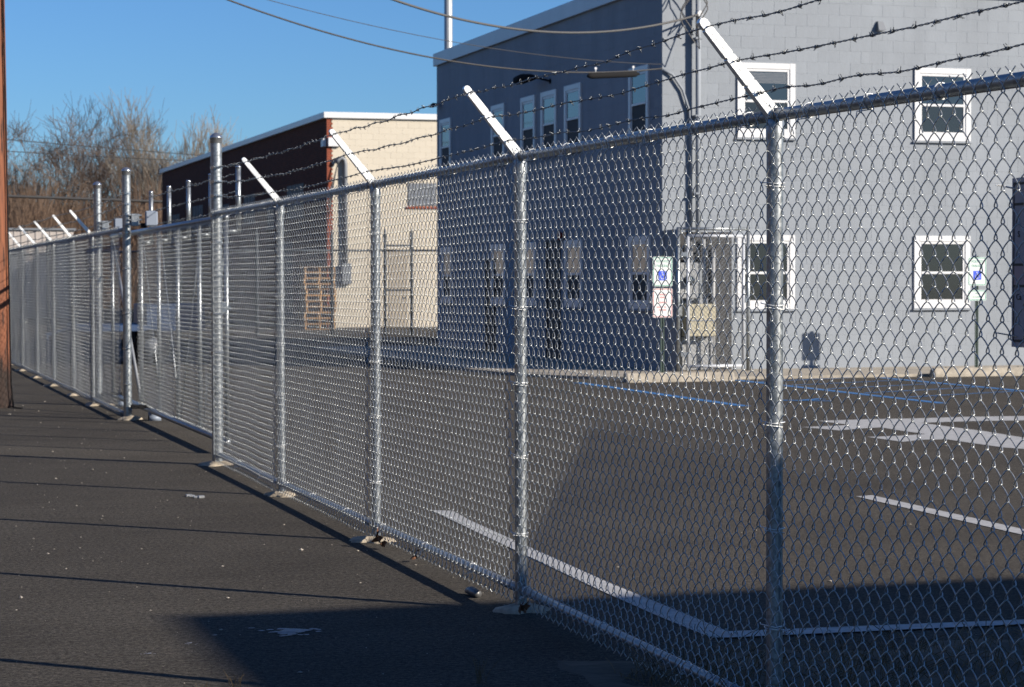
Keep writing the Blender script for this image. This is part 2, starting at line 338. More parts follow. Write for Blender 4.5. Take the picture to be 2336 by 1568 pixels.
def fabric(name, seed, nsp=74, nper=23.5, pts=12, sides=5, r=.00195, depth=.0088):
    rs = np.random.RandomState(seed)
    half = np.array([0, .10, .26, .55, 1.05, 1.5708, 2.09, 2.59, 2.88, 3.04] if pts > 8 else [0, .2, .8, 1.5708, 2.34, 2.94])
    th = np.concatenate([half+np.pi*k for k in range(int(nper*2))]+[[2*np.pi*nper]]); K = len(th)   # from the top downwards, closest round the bends
    i = np.arange(nsp)[:, None]; ph = th[None]+np.pi*(i % 2)
    c = np.cos(ph); tri = 1-2*np.abs(((ph/np.pi) % 2)-1); tri = -tri
    tri = 2*np.abs((ph/np.pi) % 2-1)-1
    s = np.sin(ph)
    amp = A_W/4+.0026
    y = (i+.5)*A_W/2+amp*(.9*tri+.1*c)
    z = ZT-th[None]/(2*np.pi)*HP+0*y
    x = depth*np.sign(s)*np.abs(s)**.42      # travelling down: y falling -> back, so upward legs towards the camera lie in front
    # gentle unevenness of the stretched fabric
    zz = z[0]
    for k in range(5):
        fy = rs.uniform(.5, 3); fz = rs.uniform(.5, 2.5); p1, p2 = rs.uniform(0, 6.3, 2)
        y = y+.0018*np.sin(fy*i*A_W/2*2+p1)*np.sin(fz*z+p2)
        z = z+.0011*np.sin(fy*i*A_W/2*2+p2)*np.sin(fz*z+p1)
        x = x+.004*np.sin(fy*i*A_W/2+p1*2)*np.sin(fz*z*1.3+p2)
    for k in range(3):       # shallow dents
        cy_, cz_, wd_ = rs.uniform(.3, 2.6), rs.uniform(.3, 1.8), rs.uniform(.12, .35)
        x = x+rs.uniform(-.012, .012)*np.exp(-((y-cy_)**2+(z-cz_)**2)/wd_**2)
    y = y+rs.normal(0, .0013, (nsp, 1))
    P = np.stack([x, y, z], -1)
    V, F = ribbon_tubes(P, r, sides); Vs = [V]; Fs = [F]; cnt = len(V)
    # twisted and barbed selvages at both ends of every knot
    for end in (0, -1):
        sgn = 1 if end == 0 else -1
        yk = (np.arange(0, nsp//2+0)*2+1)*A_W/2 if end == 0 else (np.arange(0, nsp//2)*2+2)*A_W/2
        z0 = ZT if end == 0 else z[0, -1]
        t = np.linspace(0, 1, 9); paths = []
        for yy in yk:
            L = .012+rs.uniform(-.004, .004); j = min(nsp-1, int(round(yy/(A_W/2)))-1)
            bx, by = P[j, end, 0], P[j, end, 1]-yy
            for q in (0, 1):
                a = t[:6]/t[5]*2*np.pi*1.1+q*np.pi
                px = bx+.0028*np.cos(a); py = yy+.0028*np.sin(a)+by*.5; pz = z0+sgn*L*t[:6]
                dy = (.010 if q else -.007)+rs.uniform(-.003, .003); dx = (-.004 if q else .005)
                e1 = np.array([[px[-1]+dx*(k+1)/3*1.6, py[-1]+dy*(k+1)/3*1.4, pz[-1]+sgn*.017*(k+1)/3] for k in range(3)])
                paths.append(np.concatenate([np.stack([px, py, pz], -1), e1]))
        V2, F2 = ribbon_tubes(np.array(paths), r, sides); Vs.append(V2); Fs.append(F2+cnt); cnt += len(V2)
    return np_mesh(name, np.concatenate(Vs), np.concatenate(Fs), WIRE)
FAB = [fabric('chain_link_fabric', 3), fabric('chain_link_fabric_b', 5, sides=4), fabric('chain_link_fabric_c', 9, sides=4)]
FABFAR = fabric('chain_link_fabric_far', 12, pts=8, sides=3, r=.0019)
BAYW = 74*A_W/2

def barbed(points, seed, pitch=.075, step=.009, spacing=.127, sides=4, near=True):
    """two twisted strands with four point barbs along a polyline that sags a little between supports"""
    rs = np.random.RandomState(seed); pts = [np.array(p, float) for p in points]
    path = []
    for a, b in zip(pts[:-1], pts[1:]):
        L = np.linalg.norm(b-a); n = max(2, int(L/step)); t = np.arange(n)/n
        q = a+(b-a)*t[:, None]; sag = rs.uniform(.008, .022)*min(1, L/2.9)
        q[:, 2] -= sag*4*t*(1-t)
        for k in range(3):
            q[:, 2] += .004*np.sin(2*np.pi*t*rs.randint(2, 7))*rs.uniform(-1, 1)*np.minimum(1, 8*t*(1-t)); q[:, 0] += .004*np.sin(2*np.pi*t*rs.randint(1, 5))*rs.uniform(-1, 1)
        path.append(q)
    path = np.concatenate(path+[pts[-1][None]]); K = len(path)
    d = np.concatenate([[0], np.cumsum(np.linalg.norm(np.diff(path, axis=0), axis=1))])
    ang = 2*np.pi*d/pitch; S = []
    for q in (0, np.pi):
        o = np.stack([.0019*np.cos(ang+q), 0*ang, .0019*np.sin(ang+q)], -1); S.append(path+o)
    V, F = ribbon_tubes(np.array(S), .0017, sides); Vs = [V]; Fs = [F]; cnt = len(V)
    barbs = []; dd = .05+rs.uniform(0, .1)
    while dd < d[-1]-.03:
        i = np.searchsorted(d, dd); p = path[i]; t = path[min(K-1, i+1)]-path[max(0, i-1)]; t /= np.linalg.norm(t)
        n1 = np.cross(t, [0, 0, 1]); n1 /= np.linalg.norm(n1); n2 = np.cross(t, n1); a0 = rs.uniform(0, 6.3)
        for q in range(2):
            ph = np.linspace(0, 2*np.pi*1.6, 11)+a0+q*2.1; off = (q-.5)*.006
            ring = [p+t*(off+(u-.5)*.005)+(n1*math.cos(h)+n2*math.sin(h))*.0049 for u, h in zip(np.linspace(0, 1, 11), ph)]
            e0 = ring[0]; e1 = ring[-1]; d0 = -(n2*math.cos(ph[0])-n1*math.sin(ph[0])); d1 = (n2*math.cos(ph[-1])-n1*math.sin(ph[-1]))
            sl_ = .012+rs.uniform(-.003, .004)
            full = [e0+d0*sl_-t*.003, e0+d0*sl_*.5]+ring+[e1+d1*sl_*.5, e1+d1*sl_+t*.003]; barbs.append(full)
        dd += spacing*rs.uniform(.93, 1.07)
    # barbs run mostly round x axis frames; use a safe reference
    B = np.array(barbs)
    V2, F2 = ribbon_tubes(B, .0014, 4); Vs.append(V2); Fs.append(F2+cnt)
    return np_mesh('barbed_wire', np.concatenate(Vs), np.concatenate(Fs), BARBM)

FX = 3.05            # fence line
DZ = {1.07: -.14, 4.01: -.05, 6.952: -.010, 9.893: .010, 12.824: .004, 15.775: -.004}
MX = FX-.041        # fabric hangs on the street side
POSTS = [1.07, 4.01, 6.952, 9.893, 12.824, 15.775]; YE = 18.60
LPOSTS = [28.20, 30.62, 33.50, 36.40, 39.43, 42.4, 45.4, 48.4]; YF = 25.03

# shared small meshes -------------------------------------------------
def arm_mesh():
    mb = MB(); a = Vector((0,0,0)); b = Vector((-.255,0,.305)); d = (b-a).normalized(); nrm = Vector((d.z,0,-d.x))  # nrm points up-right
    def sec(p, wd, th, thy):
        return [p-nrm*wd/2+Vector((0,-thy,0)), p+nrm*wd/2+Vector((0,-thy,0)), p+nrm*wd/2+Vector((0,thy,0)), p-nrm*wd/2+Vector((0,thy,0))]
    ss = [0, .10, .33, .335, .345, .35, .62, .625, .64, .645, .93, .935, .95, .955, 1.0]
    L = (b-a).length; vs_ = []; f = []
    for k, s in enumerate(ss):
        wd = .044-.014*s; wd *= (.80 if s in (.335, .345, .625, .64, .935, .95) else 1)
        vs_ += sec(a+d*L*s, wd, 0, .018-.004*s)
    for k in range(len(ss)-1):
        for j in range(4): f.append((k*4+j, k*4+(j+1)%4, (k+1)*4+(j+1)%4, (k+1)*4+j))
    f += [(3,2,1,0), tuple(len(vs_)-4+j for j in range(4))]
    mb.add(vs_, f)
    # pressed stiffening rib on the camera side
    for s0, s1 in ((.08,.30),(.38,.60),(.68,.90)):
        pa = a+d*L*s0; pb = a+d*L*s1; wv = nrm*.005
        yy = -.0165+.004*s0
        mb.tube([pa+Vector((0,yy,0)), pb+Vector((0,yy+.0007,0))], .0032, 8)
    # rolled tip
    mb.tube([b+Vector((0,-.014,0)), b+Vector((0,.014,0))], .0145, 10)
    return mesh_from('barb_arm', mb.v, mb.f, ALU)
ARM = arm_mesh()
def loopcap_mesh():
    mb = MB(); mb.lathe([(.0315,-.055),(.0315,0),(.029,.012),(.02,.02)], 0, 0, 20)
    mb.tube([(0,-.03,.028),(0,.03,.028)], .0255, 16)
    mb.box(-.03,-.002,-.012,.012,.03,.055,.003)
    return mesh_from('post_cap', mb.v, mb.f, GALV, True)
LOOP = loopcap_mesh()
def footing_mesh(seed):
    rs = random.Random(seed); mb = MB(); n = 22; top = []; bot = []
    for k in range(n):
        a = 2*math.pi*k/n; r = .112*(1+.26*math.sin(a*2+seed)+.18*math.sin(a*5+2*seed)+rs.uniform(-.16,.16))
        bot.append((r*1.08*math.cos(a), r*1.08*math.sin(a), -.01)); top.append((r*.9*math.cos(a), r*.9*math.sin(a), .014+rs.uniform(-.003,.004)))
    inner = [(.05*math.cos(2*math.pi*k/n), .05*math.sin(2*math.pi*k/n), .032) for k in range(n)]
    mb.v = bot+top+inner
    for k in range(n):
        j = (k+1) % n; mb.f += [(k, j, n+j, n+k), (n+k, n+j, 2*n+j, 2*n+k)]
    mb.f.append(tuple(range(2*n, 3*n)))
    return mesh_from('footing', mb.v, mb.f, FOOT, True)
FOOTS = [footing_mesh(s) for s in (1, 2, 3)]
def tie_post_mesh(r):
    mb = MB(); pts = []
    for k in range(22):
        a = -math.pi*.62+k/21*math.pi*2.25; rr = r+.003+(.012 if k in (0, 21) else 0)
        pts.append((rr*-math.cos(a)*1.05, rr*math.sin(a), .006*math.sin(a*.5)*1.4))
    pts = [(-r-.012, -.022, -.008), (-r-.014, -.012, .0)]+pts+[(-r-.014, .018, .012), (-r-.008, .03, .016)]
    mb.tube(pts, .0017, 6); return mesh_from('wire_tie', mb.v, mb.f, ALU, True)
TIEP = tie_post_mesh(.03); TIEE = tie_post_mesh(.05)
def tie_rail_mesh():
    mb = MB(); pts = []
    for k in range(20):
        a = -math.pi*.7+k/19*math.pi*2.1; pts.append((-.0245*math.cos(a), .004*k/19, .0245*math.sin(a)))
    pts = [(-.034, -.012, -.030), (-.032, -.006, -.02)]+pts+[(-.036, .018, -.030), (-.031, .034, -.052), (-.033, .038, -.06)]
    mb.tube(pts, .0021, 6); return mesh_from('rail_tie', mb.v, mb.f, ALU, True)
TIER = tie_rail_mesh()

def rail(name, y0, y1, z, root, x=FX, r=.0212, dz=0):
    mb = MB(); n = max(2, int((y1-y0)/.5)); mb.tube([(x, y0+(y1-y0)*k/n, z+dz*k/n) for k in range(n+1)], r, 20); return obj(name, mb, GALV, root, True)

def fence_run(root, posts, y_first, y_last, zt, zb, arms=True, lod=0):
    pm = MB(); pm.tube([(0,0,-.02),(0,0,.7),(0,0,1.4),(0,0,2.06)], .0285, 24, cap=False)
    pme = mesh_from('line_post', pm.v, pm.f, GALV, True)
    for i, y in enumerate(posts):
        place('line_post', pme, root, (FX, y, DZ.get(y, 0)), (0, R(rnd.uniform(-.25,.25)), rnd.uniform(0,6)))
        place('post_cap', LOOP, root, (FX, y, zt-.028+DZ.get(y, 0)))
        if arms: place('barb_arm', ARM, root, (FX-.008, y, zt+.004+DZ.get(y, 0)), (0, R(rnd.uniform(-1.5,1.5)), R(rnd.uniform(-2,2))))
        place('footing', FOOTS[i % 3], root, (FX+rnd.uniform(-.03,.01), y, 0), (0,0,rnd.uniform(0,6)))
        if lod == 0:
            for z in (.35, .72, 1.08, 1.45, 1.85): place('wire_tie', TIEP, root, (FX, y, z+rnd.uniform(-.03,.03)), (R(rnd.uniform(-4,4)),0,R(rnd.uniform(-8,8))))
    ys = sorted([y_first]+[p for p in posts if p not in (y_first, y_last)]+[y_last])
    for a, b in zip(ys[:-1], ys[1:]):
        da, db = DZ.get(a, 0), DZ.get(b, 0); rail('top_rail', a, b, zt+da, root, dz=db-da); rail('bottom_rail', a+.03, b-.03, zb+da, root, dz=db-da)
        if lod == 0:
            n = max(2, int((b-a)/.46))
            for k in range(n):
                y = a+(b-a)*(k+.5)/n+rnd.uniform(-.05,.05)
                place('rail_tie', TIER, root, (FX, y, zt+da+(db-da)*(y-a)/(b-a)), (0,0,0))
                if k % 2: place('rail_tie', TIER, root, (FX, y+.1, zb+da+(db-da)*(y+.1-a)/(b-a)), (0,0,0))
    return ys

# right hand run (near camera to gate)
fr = thing('chain_link_fence', 'long galvanised chain link fence with three barbed wires crossing in front of the grey building', 'fence', (FX, 9.9, 0))
ZTR, ZBR = 2.122, .092
ys = fence_run(fr, POSTS, POSTS[0], YE, ZTR, ZBR)
for k, (a, b) in enumerate(zip(ys[:-1], ys[1:])):
    o = place('chain_link_mesh', FAB[k % 3], fr, (MX, a, DZ.get(a, 0)), (math.atan2(DZ.get(b, 0)-DZ.get(a, 0), b-a),0,0), (1, (b-a)/BAYW, 1)); o['kind'] = 'stuff'
def big_post(y, x, zt, root, r=.0475, name='terminal_post'):
    mb = MB(); mb.tube([(x, y, -.02), (x, y, .9), (x, y, 1.8), (x, y, zt-.03)], r, 32, cap=False); o = obj(name, mb, GALV, root, True)
    mc = MB(); mc.lathe([(r+.002, zt-.075), (r+.004, zt-.07), (r+.004, zt-.035), (r+.007, zt-.032), (r+.006, zt-.022), (r*.85, zt-.005), (r*.55, zt+.008), (r*.2, zt+.014), (.001, zt+.015)], x, y, 28)
    obj('dome_cap', mc, CAPM, root, True); return o
def bands(y, x, zs, root, r=.0475, lug=(-.0, .075)):
    for z in zs:
        mb = MB(); mb.lathe([(r, z-.012), (r+.004, z-.012), (r+.004, z+.012), (r, z+.012)], x, y, 24)
        mb.box(x-.012, x+.006, y-.02-r, y-r+.004, z-.011, z+.011); mb.tube([(x-.03, y-r-.012, z), (x+.022, y-r-.012, z)], .006, 8)
        obj('tension_band', mb, CAPM, root)
big_post(YE, FX, 2.79, fr)
bands(YE, FX, [.35,.62,.95,1.28,1.6,1.88,2.10,2.27,2.39,2.51], fr)
place('footing', FOOTS[1], fr, (FX, YE, 0), (0,0,1), (1.25,1.25,1))
tb = MB(); tb.box(MX-.006, MX+.006, YE-.075, YE-.068, .06, 2.14); obj('tension_bar', tb, GALV, fr)
WZ = [(-.245, .293), (-.150, .180), (-.060, .074)]     # wire seats on the arms, relative to post and rail
WE = [2.51, 2.39, 2.27]
for k, (dx, dz) in enumerate(WZ):
    pts = [(FX-.008+dx, y, ZTR-.002+dz+DZ[y]+(.022 if y < 5 else 0)) for y in POSTS]+[(FX-.03, YE-.055, WE[k])]
    o = bpy.data.objects.new('barbed_wire', barbed(pts, 20+k)); C.objects.link(o); o.parent = fr; o.location = (-FX, -9.9, 0)

# left hand run (beyond the gate)
fl = thing('chain_link_fence', 'far stretch of chain link fence between the sliding gate and the wooden pole', 'fence', (FX, 33.5, 0))
ys = fence_run(fl, LPOSTS, YF, LPOSTS[-1], 2.135, .075, lod=1)
for k, (a, b) in enumerate(zip(ys[:-1], ys[1:])):
    o = place('chain_link_mesh', FABFAR, fl, (MX, a, .02), (0,0,0), (1, (b-a)/BAYW, 1)); o['kind'] = 'stuff'
big_post(YF, 3.09, 2.82, fl); big_post(28.02, 3.10, 2.79, fl)
bands(YF, 3.09, [.4, .8, 1.2, 1.7, 2.1, 2.3, 2.42, 2.54], fl)
place('footing', FOOTS[0], fl, (3.12, YF, 0), (0,0,1), (1.3,1.3,1.4)); place('footing', FOOTS[2], fl, (3.11, 28.02, 0), (0,0,1), (1.3,1.3,1))
for k, (dx, dz) in enumerate(WZ):
    pts = [(3.05, YF+.05, [2.54,2.42,2.30][k]), (3.06, 28.0, [2.5,2.38,2.25][k])]+[(FX-.008+dx, y, 2.135+.012+dz+.006) for y in LPOSTS[1:]]
    o = bpy.data.objects.new('barbed_wire', barbed(pts, 40+k, step=.02)); C.objects.link(o); o.parent = fl; o.location = (-FX, -33.5, 0)
def roller(y, root, x0=3.09):
    # truck bracket with its grey cover, sitting on the gate's top rail
    mb = MB(); mb.box(x0+.03, x0+.12, y-.075, y-.045, 2.17, 2.31, .006)
    for z in (2.19, 2.24, 2.29): mb.tube([(x0+.0, y-.06, z), (x0+.15, y-.06, z)], .011, 8)
    mb.lathe([(.0475, 2.18), (.053, 2.18), (.053, 2.30), (.0475, 2.30)], x0, y, 24)
    b = obj('truck_bracket', mb, GALV, root)
    mc = MB(); mc.box(x0+.13, x0+.19, y-.24, y-.08, 2.15, 2.20, .005); obj('truck_arm', mc, BLACKP, root)
    c = MB(); c.box(x0+.16, x0+.30, y-.28, y-.24, 2.165, 2.335, .015); obj('roller_cover', c, GREYBOX, root)
    # bottom guide roller with drum shaped cover
    g = MB(); g.box(x0+.02, x0+.16, y-.10, y+.02, .13, .17, .004); g.tube([(x0+.05, y-.03, .15), (x0+.27, y-.05, .15)], .018, 8); obj('guide_bracket', g, BLACKP, root)
    h = MB(); h.tube([(x0+.20, y-.16, .055), (x0+.33, y-.16, .055)], .058, 20); h.box(x0+.20, x0+.33, y-.218, y-.102, -.002, .055); obj('guide_roller_cover', h, GREYBOX, root, True)
roller(YF-.1, fl); roller(28.02-.1, fl, 3.10)

# sliding gate
gt = thing('sliding_gate', 'chain link sliding gate closed across the driveway between the tall capped posts', 'gate', (3.32, 22.6, 0))
GX = 3.32; GY0, GY1, GYT = 19.72, 25.56, 28.35
def gtube(name, pts, r, m=GALV): mb = MB(); mb.tube(pts, r, 16); return obj(name, mb, m, gt, True)
gtube('top_rail', [(GX,GY0,2.125),(GX,24,2.125),(GX,GYT,2.125)], .032); gtube('bottom_rail', [(GX,GY0,.11),(GX,24,.11),(GX,GYT,.11)], .032)
for y in (GY0, 21.27, 22.70, 24.10, GY1, GYT):
    gtube('frame_upright', [(GX,y,.13),(GX,y,2.1)], .021)
gtube('diagonal_brace', [(GX,GY1+.05,.16),(GX,GYT-.05,2.07)], .018, LOUVER)
for a, b in ((GY0+.03,21.25),(21.30,22.68),(22.72,24.08),(24.12,GY1-.03)):
    gtube('truss_rod', [(GX+.02,a,2.06 if a<22.6 else .15),(GX+.02,b,.15 if a<22.6 else 2.06)], .006)
for y in (19.74, 21.27, 22.70, 24.10, 25.54):
    bp = gtube('barb_post', [(GX+.115,y,1.98),(GX+.115,y,2.575)], .024)
    mc = MB(); mc.lathe([(.025,2.57),(.028,2.572),(.02,2.59),(.001,2.594)], GX+.115, y, 16); obj('cap', mc, CAPM, bp, True)
    gtube('stub', [(GX+.015,y,2.00),(GX+.10,y,2.00)], .019)
for a, b in ((GY0, (GY0+GY1)/2), ((GY0+GY1)/2, GY1)):
    o = place('chain_link_mesh', FAB[1], gt, (GX-.045, a, .12), (0,0,0), (1, (b-a)/BAYW, .92)); o['kind'] = 'stuff'
for k, z in enumerate((2.52, 2.36, 2.2)):
    o = bpy.data.objects.new('barbed_wire', barbed([(GX+.088, y, z) for y in (19.74, 21.27, 22.70, 24.10, 25.54)], 60+k, step=.015)); C.objects.link(o); o.parent = gt; o.location = (-GX, -22.6, 0)
lt = MB(); lt.box(GX-.09, GX+.02, GY0-.12, GY0+.02, 1.30, 1.33, .004); lt.box(GX-.10, GX-.02, GY0-.16, GY0-.11, 1.27, 1.37, .006); obj('gate_latch', lt, CAPM, gt)

# ------------------------------------------------------------------ utility pole
up_ = thing('utility_pole', 'reddish brown wooden utility pole at the left edge, charred dark near its foot', 'utility pole', (1.855, 27.95, 0))
pb = MB(); K = 44; n = 28
for i in range(K+1):
    z = -.05+11*i/K; r = .172-.0035*z
    for k in range(n):
        a = 2*math.pi*k/n; rr = r*(1+.018*math.sin(a*5+z*.6)+.012*math.sin(a*11-z*.9)+(.04 if z < .1 else 0)); pb.v.append((1.855-.010*z*.6+rr*math.cos(a), 27.95+rr*math.sin(a), z))
for i in range(K):
    for k in range(n): pb.f.append((i*n+k, i*n+(k+1)%n, (i+1)*n+(k+1)%n, (i+1)*n+k))
pb.f.append(tuple(K*n+k for k in range(n)))
obj('pole_shaft', pb, POLE, up_, True)
gw = MB(); gw.tube([(2.035,27.80,0),(2.01,27.79,.3),(2.0,27.81,1.0),(1.985,27.82,2.5),(1.94,27.83,6),(1.90,27.84,9)], .010, 8); gw.tube([(2.0,27.8,.02),(2.06,27.6,.012),(2.12,27.55,.01)], .008, 6)
obj('ground_wire', gw, BLACKP, up_)
ca = MB(); ca.box(.6,3.1,27.72,27.82,9.6,9.72); obj('cross_arm', ca, POLE, up_)

# ------------------------------------------------------------------ block walls
def chamfer_slab(wd, ht):
    """front faces -Y, x 0..wd, z 0..ht, front plane y=0"""
    c = .002; j = .0016; x0, x1, z0, z1 = j, wd-j, j, ht-j
    v = [(x0,.02,z0),(x1,.02,z0),(x1,.02,z1),(x0,.02,z1),(x0,c,z0),(x1,c,z0),(x1,c,z1),(x0,c,z1),(x0+c,0,z0+c),(x1-c,0,z0+c),(x1-c,0,z1-c),(x0+c,0,z1-c)]
    f = [(8,9,10,11)]
    for a in (0, 4):
        for k in range(4): f.append((a+k, a+(k+1)%4, a+4+(k+1)%4, a+4+k))
    return v, f
def cut(rect, holes):
    out = [rect]
    for (a0,a1,b0,b1) in holes:
        nx = []
        for (x0,x1,z0,z1) in out:
            if x1 <= a0 or x0 >= a1 or z1 <= b0 or z0 >= b1: nx.append((x0,x1,z0,z1)); continue
            if x0 < a0: nx.append((x0,a0,z0,z1))
            if x1 > a1: nx.append((a1,x1,z0,z1))
            m0, m1 = max(x0,a0), min(x1,a1)
            if z1 > b1: nx.append((m0,m1,b1,z1))
            if z0 < b0: nx.append((m0,m1,z0,b0))
        out = [r for r in nx if r[1]-r[0] > .03 and r[3]-r[2] > .03]
    return out
def block_wall(parent, origin, rotz, length, height, holes, m, keep, budget, proud=.0014, bw=.4064, bh=.2032, z0=0.0):
    """blocks along local x; keep(u, z) tells if a block is in the picture, the nearest of those become parts"""
    rects = []; j = 0; z = z0
    while z < height-.03:
        zz = min(z+bh, height); x = -bw/2 if j % 2 else 0
        while x < length-.02:
            rects += cut((max(0,x), min(length,x+bw), z, zz), holes); x += bw
        z += bh; j += 1
    rot = Matrix.Rotation(rotz, 4, 'Z')
    cache = {}; single = []; rest = []
    for r in rects:
        wp = rot @ Vector(((r[0]+r[1])/2, 0, 0)) + Vector(origin); c = keep(wp, (r[2]+r[3])/2)
        (single if c else rest).append(((r[1]-r[0])*(r[3]-r[2])/((wp.x**2+wp.y**2)) if c else 0, r))
    single.sort(key=lambda q: -q[0]); rest += single[budget:]; single = single[:budget]
    for _, r in single:
        key = (round(r[1]-r[0], 3), round(r[3]-r[2], 3))
        if key not in cache:
            v, f = chamfer_slab(*key); cache[key] = mesh_from('block', v, f, m)
        p = rot @ Vector((r[0], -proud+rnd.uniform(-.0012,.0012), r[2])) + Vector(origin)
        place('block', cache[key], parent, p, (0,0,rotz))
    mb = MB()
    for _, r in rest:
        v, f = chamfer_slab(r[1]-r[0], r[3]-r[2])
        mb.add([tuple(rot @ Vector((a+r[0], b-proud, c+r[2])) + Vector(origin)) for a,b,c in v], f)
    o = obj('blocks', mb, m, parent); o['kind'] = 'stuff'
    return len(single)

def in_view(p, z):
    d = Vector((p.x, p.y, z-CAMH)); zc = d.dot(fw)
    if zc <= 0: return False
    u = 1168+5044.9*d.dot(rt2)/zc; v = 784-5044.9*d.dot(up2)/zc
    return -20 < u < 2356 and -20 < v < 1590

def window(bld, origin, rotz, wd, ht, upper, lower, name='window', sill=True, blinds=None):
    """double hung window standing proud of the wall; local x 0..wd, z 0..ht, wall plane y=0, outwards -y"""
    rot = Matrix.Translation(origin) @ Matrix.Rotation(rotz, 4, 'Z')
    def P(parent, nm, boxes, m, ch=.004):
        mb = MB()
        for b in boxes: mb.box(*b, ch)
        mb.v = [tuple(rot @ Vector(q)) for q in mb.v]; return obj(nm, mb, m, parent)
    t = .10
    fr_ = P(bld, name, [(0,t,-.035,.004,0,ht),(wd-t,wd,-.035,.004,0,ht),(t+.001,wd-t-.001,-.034,.004,ht-t,ht-.001),(t+.001,wd-t-.001,-.034,.004,.001,t)], WHITE)
    i0, i1 = t-.002, wd-t+.002; s = .045; zm = ht*.49
    P(fr_, 'frame', [(i0,i0+s,-.022,.003,t,ht-t),(i1-s,i1,-.022,.003,t,ht-t),(i0+s,i1-s,-.0215,.003,ht-t-s,ht-t),(i0+s,i1-s,-.0215,.003,t,t+s+.01),(i0+s,i1-s,-.027,.003,zm-.022,zm+.022)], WHITE, .003)
    P(fr_, 'pane', [(i0+s-.002,i1-s+.002,-.010,.000,zm+.02,ht-t-s+.002)], upper, 0)
    P(fr_, 'pane', [(i0+s-.002,i1-s+.002,-.006,.000,t+s,zm-.02)], lower, 0)
    if blinds:
        bs = [(i0+s+.004,i1-s-.004,-.0125,-.0102, z, z+.012) for z in np.arange(zm+.03+blinds[0]*(ht-t-s-zm-.05), ht-t-s-.02, .026)]
        if bs: o = P(fr_, 'blind', bs, blinds[1], 0)
    if sill: P(fr_, 'sill', [(-.02,wd+.02,-.055,.002,-.035,-.002)], BLUEGRAY)

def blindglass(name, col, mixf, per=40):
    m = mat(name, col, .12, spec=.8); n = m.node_tree.nodes; l = m.node_tree.links; b = n['Principled BSDF']
    tc = n.new('ShaderNodeTexCoord'); sx = n.new('ShaderNodeSeparateXYZ'); l.new(tc.outputs['Object'], sx.inputs[0])
    mu = n.new('ShaderNodeMath'); mu.operation = 'MULTIPLY'; mu.inputs[1].default_value = per*2*math.pi; l.new(sx.outputs['Z'], mu.inputs[0])
    sn = n.new('ShaderNodeMath'); sn.operation = 'SINE'; l.new(mu.outputs[0], sn.inputs[0])
    r = n.new('ShaderNodeValToRGB'); l.new(sn.outputs[0], r.inputs[0]); e = r.color_ramp.elements
    e[0].position = .1; e[0].color = (*[c*mixf for c in col], 1); e[1].position = .8; e[1].color = (*col, 1); l.new(r.outputs[0], b.inputs['Base Color']); return m
BG_DARK = blindglass('dim_blind_behind_glass', (.03, .03, .03), .4)
BG_CREAM = blindglass('cream_blind_behind_glass', (.30, .27, .20), .7)

gb = thing('grey_building', 'two storey blue grey painted block building with a long shaded side wall', 'building', (13.23, 34.84, 0))
BX, BY, BY2, BX2, BZ = 13.23, 34.84, 49.45, 32.0, 6.62
core = MB(); core.box(BX+.001, BX2, BY+.001, BY2, -.05, BZ)
wall = obj('wall', core, JOINT, gb)
# windows on the shaded side (-X face). local x runs towards -Y from the far end: rotz = -90deg
side_up = [(48.17,49.11),(43.97,44.93),(41.86,42.81),(40.50,41.47),(39.03,40.00),(35.44,36.42)]
side_lo = [(48.12,48.98),(43.94,44.95),(41.84,42.81),(38.97,40.00),(35.38,36.40)]
doors = [(44.70,45.40,.045,2.02),(40.30,41.16,.045,2.35)]
holes = []
for a, b in side_up: holes.append((BY2-b, BY2-a, 3.98, 5.24))
for a, b in side_lo: holes.append((BY2-b, BY2-a, 1.06, 2.32))
for a, b, z0, z1 in doors: holes.append((BY2-b, BY2-a, z0, z1))
nf = block_wall(wall, (BX, BY2, 0), R(-90), BY2-BY, BZ-.1, holes, BLUEGRAY, in_view, 60)
fronts = [(14.58,15.645,3.975,5.245),(17.90,18.99,3.975,5.245),(14.58,15.645,1.06,2.325),(17.90,18.99,1.06,2.325)]
nf2 = block_wall(wall, (BX, BY, 0), 0, 16, BZ-.1, [(a-BX,b-BX,c,d) for a,b,c,d in fronts], BLUEGRAY, in_view, 238)
for a, b in side_up: window(gb, (BX, b, 3.98), R(-90), b-a, 1.26, GLASS, DARKIN)
for a, b in side_lo: window(gb, (BX, b, 1.06), R(-90), b-a, 1.26, BG_CREAM, DARKIN)
for k, (a,b,c,d) in enumerate(fronts): window(gb, (a, BY, c), 0, b-a, d-c, GLASS if k < 2 else BG_DARK, BG_DARK, blinds=(.62, LOUVER) if k == 0 else None)
for a, b, z0, z1 in doors:
    mb = MB(); mb.box(BX-.012, BX+.004, a+.05, b-.05, z0, z1-.05); dr = obj('door', mb, DOORD, gb)
    mb = MB(); mb.box(BX-.03, BX+.005, a, a+.05, z0, z1); mb.box(BX-.03, BX+.005, b-.05, b, z0, z1); mb.box(BX-.03, BX+.005, a+.05, b-.05, z1-.05, z1); obj('door_frame', mb, DOORD, dr)
    mb = MB(); mb.tube([(BX-.05, a+.12, 1.0), (BX-.05, a+.22, 1.0)], .012, 8); mb.tube([(BX-.05, a+.14, 1.0), (BX-.01, a+.14, 1.0)], .01, 8); obj('handle', mb, CAPM, dr)
fs = MB(); fs.box(BX-.07, BX2, BY-.07, BY-.0, BZ-.12, BZ+.17, .008); obj('roof_edge', fs, FASCIA, gb)
fs = MB(); fs.box(BX-.07, BX-.0, BY+.003, BY2+.07, BZ-.12, BZ+.17, .008); obj('roof_edge', fs, FASCIA, gb)
rf = MB(); rf.box(BX, BX2-.01, BY+.01, BY2-.01, BZ, BZ+.05); obj('roof', rf, FASCIA, gb)
